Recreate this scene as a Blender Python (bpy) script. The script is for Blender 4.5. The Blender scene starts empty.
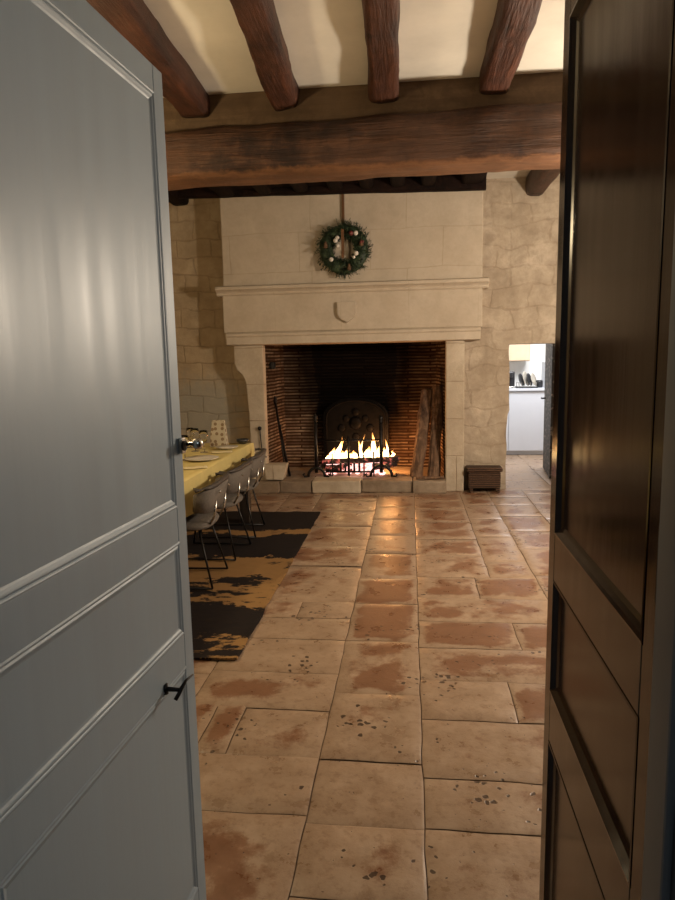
import bpy, bmesh, math, random
from mathutils import Vector, Matrix, noise
PI = math.pi
C = bpy.context.scene.collection
S = bpy.context.scene

# ------------------------------------------------------------------ camera
F_PX = 660.0
W_PX, H_PX = 675.0, 900.0
EYE = 1.55
VPX, VPY, ROLL = 410.0, 355.0, -0.021
p1 = Vector((VPX - W_PX / 2, VPY - H_PX / 2, F_PX))          # depth axis, camera coords (x right, y down, z ahead)
p2 = p1 + Vector((1000, 1000 * ROLL, 0))
Yc = p1.normalized()
Zc = p2.cross(p1).normalized()
if Zc.y > 0: Zc = -Zc
Xc = Yc.cross(Zc)
# camera axes in world: right = (Xc.x, Yc.x, Zc.x) ...
right = Vector((Xc.x, Yc.x, Zc.x)); down = Vector((Xc.y, Yc.y, Zc.y)); ahead = Vector((Xc.z, Yc.z, Zc.z))
cam_d = bpy.data.cameras.new('camera'); cam = bpy.data.objects.new('camera', cam_d); C.objects.link(cam)
mw = Matrix.Identity(4)
for i in range(3):
    mw[i][0] = right[i]; mw[i][1] = -down[i]; mw[i][2] = -ahead[i]
mw[2][3] = EYE
cam.matrix_world = mw
cam_d.sensor_fit = 'VERTICAL'; cam_d.sensor_height = 36.0; cam_d.lens = 36.0 * F_PX / H_PX
cam_d.clip_start = 0.05
S.camera = cam

# ------------------------------------------------------------------ world, exposure, lamps
S.view_settings.view_transform = 'Standard'; S.view_settings.look = 'None'
S.view_settings.gamma = 1.0; S.view_settings.use_curve_mapping = False
S.view_settings.exposure = 0.0
w = bpy.data.worlds.new('world'); S.world = w; w.use_nodes = True
w.node_tree.nodes['Background'].inputs[0].default_value = (0.62, 0.66, 0.75, 1)
w.node_tree.nodes['Background'].inputs[1].default_value = 0.02

def lamp(name, loc, power, col, radius):
    d = bpy.data.lights.new(name, 'POINT'); d.energy = power; d.color = col; d.shadow_soft_size = radius
    o = bpy.data.objects.new(name, d); o.location = loc; C.objects.link(o); return o
def area(name, loc, power, col, size, target):
    d = bpy.data.lights.new(name, 'AREA'); d.energy = power; d.color = col; d.size = size
    o = bpy.data.objects.new(name, d); o.location = loc; C.objects.link(o)
    o.rotation_euler = (Vector(target) - Vector(loc)).to_track_quat('-Z', 'Y').to_euler(); return o
lamp('room_lamp', (2.15, 4.65, 2.0), 265, (1.0, 0.86, 0.69), 0.10)
lamp('table_lamp', (-2.3, 3.4, 2.35), 75, (1.0, 0.78, 0.46), 0.12)
area('hall_fill', (0.35, -1.6, 2.45), 7.5, (0.70, 0.88, 1.0), 0.5, (-0.3, 1.0, 1.2))  # unseen cool fill behind the camera, added to brighten the open doors
area('kitchen_lamp', (1.9, 9.3, 2.35), 62, (0.97, 0.98, 1.0), 0.8, (1.8, 9.4, 0))
lamp('fire_glow', (-0.30, 7.92, 0.44), 25, (1.0, 0.42, 0.13), 0.10)

# ------------------------------------------------------------------ material helpers
def newmat(name, rough=0.6, col=(0.5, 0.5, 0.5), spec=0.5, metal=0.0):
    m = bpy.data.materials.new(name); m.use_nodes = True
    nt = m.node_tree; b = nt.nodes['Principled BSDF']
    b.inputs['Roughness'].default_value = rough; b.inputs['Base Color'].default_value = (*col, 1)
    b.inputs['Metallic'].default_value = metal; b.inputs['Specular IOR Level'].default_value = spec
    return m, nt, b
def N(nt, t, **kw):
    n = nt.nodes.new(t)
    for k, v in kw.items():
        if k in n.inputs.keys(): n.inputs[k].default_value = v
        else: setattr(n, k, v)
    return n
def coords(nt, scale=(1, 1, 1), kind='Object', rot=(0, 0, 0), loc=(0, 0, 0)):
    tc = N(nt, 'ShaderNodeTexCoord'); mp = N(nt, 'ShaderNodeMapping')
    mp.inputs['Scale'].default_value = scale; mp.inputs['Rotation'].default_value = rot; mp.inputs['Location'].default_value = loc
    nt.links.new(tc.outputs[kind], mp.inputs[0]); return mp.outputs[0]
def noise_n(nt, vec, scale, detail=6, rough=0.6, dist=0.0):
    n = N(nt, 'ShaderNodeTexNoise'); n.inputs['Scale'].default_value = scale; n.inputs['Detail'].default_value = detail
    n.inputs['Roughness'].default_value = rough; n.inputs['Distortion'].default_value = dist
    nt.links.new(vec, n.inputs['Vector']); return n.outputs['Fac']
def ramp(nt, fac, stops):
    r = N(nt, 'ShaderNodeValToRGB'); e = r.color_ramp.elements
    while len(e) > 2: e.remove(e[-1])
    for i, (p, c) in enumerate(stops):
        if i > 1: e.new(p)
        e[i].position = p; e[i].color = (*c, 1) if not isinstance(c, (int, float)) else (c, c, c, 1)
    nt.links.new(fac, r.inputs[0]); return r.outputs[0]
def mix(nt, fac, a, b, mode='MIX'):
    m = N(nt, 'ShaderNodeMix', data_type='RGBA', blend_type=mode)
    for sock, v in ((m.inputs[0], fac), (m.inputs[6], a), (m.inputs[7], b)):
        if isinstance(v, (int, float)): sock.default_value = v
        elif isinstance(v, tuple): sock.default_value = (*v, 1)
        else: nt.links.new(v, sock)
    return m.outputs[2]
def math_n(nt, op, a, b=None, c=None, clamp=False):
    m = N(nt, 'ShaderNodeMath', operation=op); m.use_clamp = clamp
    for i, v in enumerate((a, b, c)):
        if v is None: continue
        if isinstance(v, (int, float)): m.inputs[i].default_value = v
        else: nt.links.new(v, m.inputs[i])
    return m.outputs[0]
def bump(nt, b, h, strength=0.3, dist=0.02):
    n = N(nt, 'ShaderNodeBump'); n.inputs['Strength'].default_value = strength; n.inputs['Distance'].default_value = dist
    nt.links.new(h, n.inputs['Height']); nt.links.new(n.outputs[0], b.inputs['Normal'])
def base(nt, b, c): nt.links.new(c, b.inputs['Base Color'])

def wood_mat(name, dark, mid, light, axis=0, rough=0.55, bstr=0.4, scale=1.0, spec=0.4):
    m, nt, b = newmat(name, rough, spec=spec)
    sc = [9 * scale] * 3; sc[axis] = 0.9 * scale
    v = coords(nt, tuple(sc)); g = noise_n(nt, v, 1.6, 8, 0.65, 0.6)
    sc2 = [40 * scale] * 3; sc2[axis] = 2.0 * scale
    g2 = noise_n(nt, coords(nt, tuple(sc2)), 1.3, 5, 0.6)
    big = noise_n(nt, coords(nt, (1.3, 1.3, 1.3)), 1.5, 4)
    c = ramp(nt, g, [(0.30, dark), (0.5, mid), (0.72, light)])
    kn = noise_n(nt, coords(nt, (1.0, 1.0, 1.0)), 9.0, 7, 0.7, 0.4)
    c = mix(nt, math_n(nt, 'MULTIPLY', ramp(nt, kn, [(0.40, 1.0), (0.55, 0.0)]), 0.65), c, dark)
    c = mix(nt, math_n(nt, 'MULTIPLY', ramp(nt, kn, [(0.56, 0.0), (0.70, 1.0)]), 0.45), c, light)
    c = mix(nt, math_n(nt, 'MULTIPLY', ramp(nt, g2, [(0.35, 1.0), (0.55, 0.0)]), 0.55), c, dark)
    c = mix(nt, math_n(nt, 'MULTIPLY', ramp(nt, big, [(0.4, 0.0), (0.65, 1.0)]), 0.5), c, light)
    base(nt, b, c)
    bump(nt, b, math_n(nt, 'ADD', g, math_n(nt, 'MULTIPLY', g2, 0.6)), bstr, 0.02); return m
def plain_mat(name, col, rough=0.5, var=0.15, scale=8, metal=0.0, bstr=0.0, spec=0.5):
    m, nt, b = newmat(name, rough, col, spec, metal)
    n = noise_n(nt, coords(nt), scale, 5)
    d = tuple(x * (1 - var) for x in col); l = tuple(min(1, x * (1 + var)) for x in col)
    base(nt, b, ramp(nt, n, [(0.3, d), (0.7, l)]))
    if bstr: bump(nt, b, n, bstr, 0.01)
    return m
def stone_mat(name, a, bb, cc, joint=None, bw=0.6, bh=0.33, rough=0.85, mortar=0.012, jstr=1.0, distort=0.04, blue=False, bstr=0.5, mot=0.22):
    m, nt, b = newmat(name, rough, spec=0.25)
    uv = coords(nt, kind='UV')
    n0 = N(nt, 'ShaderNodeTexNoise'); n0.inputs['Scale'].default_value = 2.2; n0.inputs['Detail'].default_value = 3
    nt.links.new(uv, n0.inputs['Vector'])
    vm = N(nt, 'ShaderNodeVectorMath', operation='MULTIPLY_ADD'); nt.links.new(n0.outputs['Color'], vm.inputs[0])
    vm.inputs[1].default_value = (distort * 2, distort * 2, 0); nt.links.new(uv, vm.inputs[2])
    v3 = coords(nt)
    big = noise_n(nt, v3, 1.7, 8, 0.62); fine = noise_n(nt, v3, 14, 6, 0.7)
    c = ramp(nt, big, [(0.32, a), (0.5, bb), (0.68, cc)])
    c = mix(nt, math_n(nt, 'MULTIPLY', ramp(nt, fine, [(0.38, 1.0), (0.55, 0.0)]), 0.35), c, a)
    md = noise_n(nt, v3, 5.5, 7, 0.7, 0.3)
    c = mix(nt, math_n(nt, 'MULTIPLY', ramp(nt, md, [(0.36, 1.0), (0.52, 0.0)]), mot), c, tuple(x * 0.72 for x in a))
    c = mix(nt, math_n(nt, 'MULTIPLY', ramp(nt, md, [(0.56, 0.0), (0.70, 1.0)]), mot), c, tuple(min(1, x * 1.12) for x in cc))
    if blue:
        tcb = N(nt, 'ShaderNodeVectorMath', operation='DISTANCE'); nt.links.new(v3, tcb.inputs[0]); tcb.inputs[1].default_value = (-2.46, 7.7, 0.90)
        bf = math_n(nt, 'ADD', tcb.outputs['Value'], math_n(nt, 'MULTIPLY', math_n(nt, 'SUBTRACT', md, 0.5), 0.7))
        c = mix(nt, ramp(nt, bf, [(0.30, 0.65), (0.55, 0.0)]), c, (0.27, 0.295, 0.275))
    h = math_n(nt, 'ADD', math_n(nt, 'MULTIPLY', big, 0.6), math_n(nt, 'MULTIPLY', fine, 0.5))
    if joint:
        br = N(nt, 'ShaderNodeTexBrick'); nt.links.new(vm.outputs[0], br.inputs['Vector'])
        br.inputs['Scale'].default_value = 1.0; br.inputs['Brick Width'].default_value = bw; br.inputs['Row Height'].default_value = bh
        br.inputs['Mortar Size'].default_value = mortar; br.inputs['Mortar Smooth'].default_value = 0.6
        br.inputs['Color1'].default_value = (0.25, 0.25, 0.25, 1); br.inputs['Color2'].default_value = (0.75, 0.75, 0.75, 1)
        br.offset = 0.5; br.squash = 0.75; br.squash_frequency = 3
        c = mix(nt, math_n(nt, 'MULTIPLY', br.outputs['Color'], 0.35), c, cc)
        fade = ramp(nt, noise_n(nt, v3, 2.6, 4), [(0.35, 0.15), (0.6, 1.0)])
        jf = math_n(nt, 'MULTIPLY', math_n(nt, 'MULTIPLY', br.outputs['Fac'], fade), jstr)
        c = mix(nt, jf, c, joint)
        h = math_n(nt, 'SUBTRACT', h, math_n(nt, 'MULTIPLY', jf, 0.9))
    base(nt, b, c); bump(nt, b, h, bstr, 0.03)
    return m

# ------------------------------------------------------------------ geometry helpers
ROOT = {}
def uv_box(me):
    uvl = me.uv_layers.new(name='UVMap')
    for p in me.polygons:
        n = p.normal; ax = max(range(3), key=lambda k: abs(n[k]))
        for li in p.loop_indices:
            co = me.vertices[me.loops[li].vertex_index].co
            uvl.data[li].uv = (co.y, co.z) if ax == 0 else ((co.x, co.z) if ax == 1 else (co.x, co.y))
def off(parent):
    return ROOT.get(parent.name, Vector((0, 0, 0))) if parent else Vector((0, 0, 0))
def obj(name, bm, m, parent=None, smooth=False, bevel=0.0, seg=2, loc=None):
    """link bm (built in the root's unrotated world frame) as one mesh object"""
    bmesh.ops.recalc_face_normals(bm, faces=bm.faces)
    me = bpy.data.meshes.new(name); bm.to_mesh(me); bm.free()
    o = bpy.data.objects.new(name, me); C.objects.link(o)
    uv_box(me)
    L = off(parent)
    if parent:
        o.parent = parent; ROOT[o.name] = L
        if L.length: me.transform(Matrix.Translation(-L))
    elif loc is not None:
        me.transform(Matrix.Translation(-Vector(loc))); o.location = loc; ROOT[o.name] = Vector(loc)
    if m: me.materials.append(m)
    if smooth:
        for p in me.polygons: p.use_smooth = True
    if bevel:
        md = o.modifiers.new('bevel', 'BEVEL'); md.width = bevel; md.segments = seg; md.limit_method = 'ANGLE'; md.angle_limit = 0.6
    return o
def tag(o, label, cat, group=None, kind=None):
    o['label'] = label; o['category'] = cat
    if group: o['group'] = group
    if kind: o['kind'] = kind
    return o
def thing(name, label, cat, loc=(0, 0, 0), group=None, kind=None):
    o = bpy.data.objects.new(name, None); C.objects.link(o); o.location = loc; o.empty_display_size = 0.1
    ROOT[o.name] = Vector(loc)
    return tag(o, label, cat, group, kind)
def dup(root, loc, rotz, label=None):
    r = root.copy(); C.objects.link(r); r.location = loc; r.rotation_euler = (0, 0, rotz)
    if label: r['label'] = label
    for ch in list(root.children):
        c = ch.copy(); C.objects.link(c); c.parent = r
        for g in list(ch.children):
            d = g.copy(); C.objects.link(d); d.parent = c
    return r
def box(bm, x0, x1, y0, y1, z0, z1, mat=None):
    r = bmesh.ops.create_cube(bm, size=1)
    for v in r['verts']:
        v.co = Vector(((x0 + x1) / 2 + v.co.x * (x1 - x0), (y0 + y1) / 2 + v.co.y * (y1 - y0), (z0 + z1) / 2 + v.co.z * (z1 - z0)))
        if mat: v.co = mat @ v.co
    return r['verts']
def B(*a, **k):
    bm = bmesh.new(); box(bm, *a, **k); return bm
def grid_box(bm, x0, x1, y0, y1, z0, z1, nx, ny, nz):
    vs = {}
    def V(i, j, k):
        if (i, j, k) not in vs:
            vs[i, j, k] = bm.verts.new((x0 + (x1 - x0) * i / nx, y0 + (y1 - y0) * j / ny, z0 + (z1 - z0) * k / nz))
        return vs[i, j, k]
    for k in (0, nz):
        for i in range(nx):
            for j in range(ny): bm.faces.new((V(i, j, k), V(i + 1, j, k), V(i + 1, j + 1, k), V(i, j + 1, k)))
    for j in (0, ny):
        for i in range(nx):
            for k in range(nz): bm.faces.new((V(i, j, k), V(i + 1, j, k), V(i + 1, j, k + 1), V(i, j, k + 1)))
    for i in (0, nx):
        for j in range(ny):
            for k in range(nz): bm.faces.new((V(i, j, k), V(i, j + 1, k), V(i, j + 1, k + 1), V(i, j, k + 1)))
    return list(vs.values())
def rough(verts, amp, scale, seed=0, aniso=(1, 1, 1)):
    for v in verts:
        p = Vector((v.co.x * aniso[0], v.co.y * aniso[1], v.co.z * aniso[2])) * scale + Vector((seed * 7.3, seed * 3.1, seed * 5.7))
        v.co += noise.noise_vector(p) * amp + noise.noise_vector(p * 3.1) * amp * 0.4
def tube(bm, pts, r, n=8, closed=False, caps=True):
    pts = [Vector(p) for p in pts]; rings = []
    up0 = None
    for i, p in enumerate(pts):
        a = pts[i - 1] if (i > 0 or closed) else p; c = pts[(i + 1) % len(pts)] if (i < len(pts) - 1 or closed) else p
        t = (c - a).normalized()
        if up0 is None:
            u = t.orthogonal().normalized()
        else:
            u = (up0 - t * up0.dot(t))
            u = u.normalized() if u.length > 1e-6 else t.orthogonal().normalized()
        up0 = u; s = t.cross(u)
        rr = r[i] if isinstance(r, (list, tuple)) else r
        rings.append([bm.verts.new(p + (u * math.cos(2 * PI * k / n) + s * math.sin(2 * PI * k / n)) * rr) for k in range(n)])
    m = len(rings)
    for i in range(m if closed else m - 1):
        A, D = rings[i], rings[(i + 1) % m]
        for k in range(n): bm.faces.new((A[k], A[(k + 1) % n], D[(k + 1) % n], D[k]))
    if caps and not closed:
        bm.faces.new(rings[0]); bm.faces.new(rings[-1])
    return [v for R in rings for v in R]
def lathe(bm, prof, cx, cy, n=24, cap=True):
    rings = [[bm.verts.new((cx + r * math.cos(2 * PI * k / n), cy + r * math.sin(2 * PI * k / n), z)) for k in range(n)] for r, z in prof]
    for a, b in zip(rings, rings[1:]):
        for k in range(n): bm.faces.new((a[k], a[(k + 1) % n], b[(k + 1) % n], b[k]))
    if cap:
        bm.faces.new(rings[0]); bm.faces.new(rings[-1])
    return [v for R in rings for v in R]
def prism(bm, prof, axis, a, b):
    """2-D profile extruded along axis from a to b. axis x: prof=(y,z); axis y: prof=(x,z); axis z: prof=(x,y)"""
    def P(p, t): return (t, p[0], p[1]) if axis == 'x' else ((p[0], t, p[1]) if axis == 'y' else (p[0], p[1], t))
    A = [bm.verts.new(P(p, a)) for p in prof]; D = [bm.verts.new(P(p, b)) for p in prof]
    n = len(prof)
    for k in range(n): bm.faces.new((A[k], A[(k + 1) % n], D[(k + 1) % n], D[k]))
    bm.faces.new(A); bm.faces.new(list(reversed(D)))
    return A + D

# ------------------------------------------------------------------ materials
M = {}
M['beam'] = wood_mat('old_oak', (0.012, 0.005, 0.003), (0.058, 0.023, 0.012), (0.165, 0.078, 0.040), 0, 0.55, 0.9, 1.3)
M['joist'] = wood_mat('old_oak_joist', (0.009, 0.0035, 0.0022), (0.042, 0.014, 0.008), (0.130, 0.048, 0.025), 1, 0.5, 0.9, 1.3)
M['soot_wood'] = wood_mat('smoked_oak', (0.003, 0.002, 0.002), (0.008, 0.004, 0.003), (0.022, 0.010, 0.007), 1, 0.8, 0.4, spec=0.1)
M['infill'] = wood_mat('brown_infill', (0.07, 0.040, 0.020), (0.11, 0.067, 0.035), (0.155, 0.10, 0.056), 0, 0.8, 0.2, 0.6)
M['plaster'] = plain_mat('ceiling_plaster', (0.64, 0.60, 0.52), 0.9, 0.08, 3, bstr=0.15)
M['hood_stone'] = stone_mat('dressed_limestone', (0.43, 0.35, 0.262), (0.51, 0.43, 0.335), (0.57, 0.49, 0.392), (0.34, 0.26, 0.17), 1.05, 0.42, 0.8, 0.007, 0.45, 0.03, bstr=0.12)
M['mantel_stone'] = stone_mat('mantel_limestone', (0.43, 0.35, 0.262), (0.51, 0.43, 0.335), (0.57, 0.49, 0.392), (0.36, 0.28, 0.19), 1.0, 0.6, 0.8, 0.005, 0.35, 0.01, bstr=0.1)
M['jamb_stone'] = stone_mat('jamb_limestone', (0.36, 0.285, 0.20), (0.46, 0.38, 0.285), (0.56, 0.48, 0.375), (0.27, 0.20, 0.13), 1.4, 0.42, 0.85, 0.008, 0.7, 0.01)
M['rubble'] = stone_mat('rubble_wall', (0.29, 0.225, 0.16), (0.41, 0.335, 0.25), (0.56, 0.475, 0.375), (0.30, 0.235, 0.17), 0.42, 0.22, 0.92, 0.014, 0.28, 0.14, bstr=0.5, mot=0.5)
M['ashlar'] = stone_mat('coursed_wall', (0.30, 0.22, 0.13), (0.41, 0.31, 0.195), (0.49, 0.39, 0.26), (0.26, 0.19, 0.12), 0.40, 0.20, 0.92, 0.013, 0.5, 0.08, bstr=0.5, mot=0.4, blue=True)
M['hearth'] = stone_mat('hearth_stone', (0.17, 0.12, 0.08), (0.26, 0.195, 0.135), (0.38, 0.30, 0.22), None, rough=0.75)
M['wall_paint'] = plain_mat('wall_paint', (0.36, 0.32, 0.26), 0.85, 0.08, 3, bstr=0.1)
M['grey_paint'] = plain_mat('grey_jamb_paint', (0.15, 0.165, 0.185), 0.5, 0.1, 4)
M['iron'] = plain_mat('black_iron', (0.018, 0.015, 0.014), 0.45, 0.3, 20, metal=0.6, bstr=0.2)
M['cast'] = plain_mat('cast_iron', (0.004, 0.0032, 0.0028), 0.5, 0.4, 15, metal=0.0, bstr=0.3, spec=0.06)
M['blackwire'] = plain_mat('black_steel', (0.012, 0.011, 0.011), 0.4, 0.2, 10, metal=0.4)
M['chrome'] = plain_mat('steel', (0.6, 0.58, 0.54), 0.25, 0.1, 10, metal=1.0)
M['fabric'] = plain_mat('grey_upholstery', (0.130, 0.113, 0.098), 0.9, 0.12, 60, bstr=0.3, spec=0.2)
M['fabric_dark'] = plain_mat('dark_trim', (0.045, 0.036, 0.032), 0.6, 0.15, 40)
M['cloth'] = plain_mat('yellow_tablecloth', (0.54, 0.43, 0.17), 0.85, 0.08, 5, bstr=0.1, spec=0.2)
M['white'] = plain_mat('white_lacquer', (0.60, 0.62, 0.67), 0.4, 0.03, 4)
M['kitchen_white'] = plain_mat('kitchen_wall_white', (0.88, 0.87, 0.84), 0.7, 0.02, 4)
M['porcelain'] = plain_mat('porcelain', (0.62, 0.56, 0.46), 0.25, 0.05, 6)
M['beige'] = plain_mat('pale_beech', (0.66, 0.50, 0.34), 0.5, 0.1, 5)
M['paper'] = plain_mat('napkin', (0.60, 0.50, 0.28), 0.8, 0.1, 9)
M['table_wood'] = wood_mat('dark_table_wood', (0.015, 0.01, 0.008), (0.03, 0.02, 0.014), (0.05, 0.032, 0.02), 2)
M['dark_bits'] = plain_mat('dark_kitchenware', (0.02, 0.02, 0.022), 0.35, 0.3, 10)
M['bark'] = wood_mat('log_bark', (0.025, 0.012, 0.007), (0.15, 0.082, 0.048), (0.36, 0.22, 0.13), 2, 0.9, 1.0)
M['split'] = wood_mat('split_wood', (0.16, 0.09, 0.05), (0.27, 0.165, 0.09), (0.36, 0.24, 0.14), 2, 0.85, 0.6)
M['glass'], nt, b = newmat('glass', 0.03, (0.95, 0.95, 0.92)); b.inputs['Transmission Weight'].default_value = 1.0; b.inputs['IOR'].default_value = 1.45

def blue_paint():
    m, nt, b = newmat('blue_grey_paint', 0.36, spec=0.5)
    st = noise_n(nt, coords(nt, (9, 9, 0.35)), 1.5, 4, 0.55)     # brushed along the height
    sp = noise_n(nt, coords(nt), 22, 3)
    base(nt, b, ramp(nt, st, [(0.3, (0.198, 0.262, 0.322)), (0.7, (0.22, 0.29, 0.356))]))
    nt.links.new(ramp(nt, st, [(0.3, 0.36), (0.7, 0.48)]), b.inputs['Roughness'])
    bump(nt, b, math_n(nt, 'ADD', st, math_n(nt, 'MULTIPLY', sp, 0.12)), 0.10, 0.01); return m
M['blue'] = blue_paint()
def brown_door():
    m, nt, b = newmat('dark_brown_door', 0.32, spec=0.4)
    st = noise_n(nt, coords(nt, (14, 14, 0.5)), 1.5, 5, 0.6)
    base(nt, b, ramp(nt, st, [(0.3, (0.014, 0.006, 0.004)), (0.7, (0.021, 0.0095, 0.0065))]))
    nt.links.new(ramp(nt, st, [(0.3, 0.13), (0.7, 0.19)]), b.inputs['Roughness'])
    bump(nt, b, st, 0.03, 0.01); return m
M['brown'] = brown_door()
def plank_door_mat():
    m, nt, b = newmat('studded_dark_door', 0.7)
    v = N(nt, 'ShaderNodeTexVoronoi'); v.inputs['Scale'].default_value = 16; nt.links.new(coords(nt, (1, 1, 1.4)), v.inputs['Vector'])
    n = noise_n(nt, coords(nt), 12, 6)
    c = ramp(nt, math_n(nt, 'MULTIPLY', v.outputs['Distance'], math_n(nt, 'ADD', n, 0.5)), [(0.15, (0.26, 0.22, 0.18)), (0.4, (0.035, 0.03, 0.027))])
    base(nt, b, c); bump(nt, b, v.outputs['Distance'], 0.6, 0.02); return m
M['studded'] = plank_door_mat()

def floor_mat():
    m, nt, b = newmat('worn_flagstone', 0.42, spec=0.4)
    at = N(nt, 'ShaderNodeAttribute', attribute_name='tone'); ed = N(nt, 'ShaderNodeAttribute', attribute_name='edge')
    v = coords(nt)
    big = noise_n(nt, v, 2.9, 10, 0.68, 0.25); fine = noise_n(nt, v, 26, 6, 0.7); mid = noise_n(nt, v, 7.0, 6, 0.65)
    # worn pale skin over brown stone: threshold shifts per slab and towards the edges
    f = math_n(nt, 'ADD', math_n(nt, 'MULTIPLY', big, 1.0), math_n(nt, 'MULTIPLY', mid, 0.30))
    f = math_n(nt, 'ADD', f, math_n(nt, 'MULTIPLY', math_n(nt, 'SUBTRACT', at.outputs['Fac'], 0.5), 0.55))
    e = ramp(nt, ed.outputs['Fac'], [(0.0, 0.30), (0.045, 0.10), (0.13, 0.0)])
    f = math_n(nt, 'ADD', f, e)
    c_b = ramp(nt, mid, [(0.3, (0.165, 0.076, 0.040)), (0.7, (0.250, 0.130, 0.073))])
    c_p = ramp(nt, mid, [(0.3, (0.270, 0.178, 0.115)), (0.7, (0.400, 0.288, 0.200))])
    c = mix(nt, ramp(nt, f, [(0.615, 0.0), (0.715, 1.0)]), c_b, c_p)
    c = mix(nt, math_n(nt, 'MULTIPLY', ramp(nt, fine, [(0.36, 1.0), (0.5, 0.0)]), 0.35), c, (0.17, 0.09, 0.045))
    pv = N(nt, 'ShaderNodeTexVoronoi'); pv.inputs['Scale'].default_value = 24
    dv = N(nt, 'ShaderNodeTexNoise'); dv.inputs['Scale'].default_value = 30; nt.links.new(v, dv.inputs['Vector'])
    dm = N(nt, 'ShaderNodeVectorMath', operation='MULTIPLY_ADD'); nt.links.new(dv.outputs['Color'], dm.inputs[0]); dm.inputs[1].default_value = (0.03, 0.03, 0); nt.links.new(v, dm.inputs[2]); nt.links.new(dm.outputs[0], pv.inputs['Vector'])
    pm = ramp(nt, noise_n(nt, v, 2.6, 3), [(0.50, 0.03), (0.64, 0.26)])
    pit = ramp(nt, math_n(nt, 'SUBTRACT', pv.outputs['Distance'], pm), [(0.0, 1.0), (0.05, 0.0)])
    c = mix(nt, math_n(nt, 'MULTIPLY', pit, 0.85), c, (0.035, 0.018, 0.011))
    base(nt, b, c)
    h = math_n(nt, 'ADD', math_n(nt, 'MULTIPLY', f, 0.6), math_n(nt, 'MULTIPLY', fine, 0.25))
    h = math_n(nt, 'SUBTRACT', h, math_n(nt, 'MULTIPLY', pit, 0.5))
    bump(nt, b, h, 0.28, 0.02)
    nt.links.new(ramp(nt, mid, [(0.35, 0.25), (0.65, 0.46)]), b.inputs['Roughness'])
    return m
M['floor'] = floor_mat()
M['mortar'] = plain_mat('floor_mortar', (0.15, 0.09, 0.055), 0.9, 0.35, 20)

def rug_mat():
    m, nt, b = newmat('navy_and_tan_rug', 0.95, spec=0.1)
    n1 = noise_n(nt, coords(nt, (1.4, 2.6, 1), loc=(0.35, 0.6, 0)), 1.25, 9, 0.6, 0.4)
    n2 = noise_n(nt, coords(nt, (1, 2.2, 1)), 9, 6, 0.7)
    tc = N(nt, 'ShaderNodeTexCoord'); sp = N(nt, 'ShaderNodeSeparateXYZ'); nt.links.new(tc.outputs['Object'], sp.inputs[0])
    # band tone along the length (local y from the near end)
    mr = N(nt, 'ShaderNodeMapRange'); mr.inputs['From Max'].default_value = 3.27; nw = noise_n(nt, coords(nt, (1.2, 1.0, 1)), 2.2, 8, 0.65); nt.links.new(math_n(nt, 'ADD', sp.outputs['Y'], math_n(nt, 'MULTIPLY', math_n(nt, 'SUBTRACT', nw, 0.5), 0.75)), mr.inputs['Value'])
    band = ramp(nt, mr.outputs[0], [(0.0, 0.46), (0.085, 0.44), (0.11, 0.80), (0.19, 0.78), (0.235, 0.30), (0.29, 0.42), (0.36, 0.44), (0.41, 0.26), (0.53, 0.24), (0.565, 0.84), (0.71, 0.84), (0.735, 0.30), (0.765, 0.34), (0.80, 0.80)])
    f = math_n(nt, 'ADD', math_n(nt, 'MULTIPLY', band, 0.52), math_n(nt, 'MULTIPLY', n1, 0.92))
    f = math_n(nt, 'ADD', f, math_n(nt, 'MULTIPLY', n2, 0.40))
    c = ramp(nt, f, [(0.855, (0.32, 0.18, 0.07)), (0.89, (0.010, 0.010, 0.013))])
    c = mix(nt, math_n(nt, 'MULTIPLY', n2, 0.35), c, (0.06, 0.035, 0.016))
    base(nt, b, c); bump(nt, b, n2, 0.2, 0.01); return m
M['rug'] = rug_mat()

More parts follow.
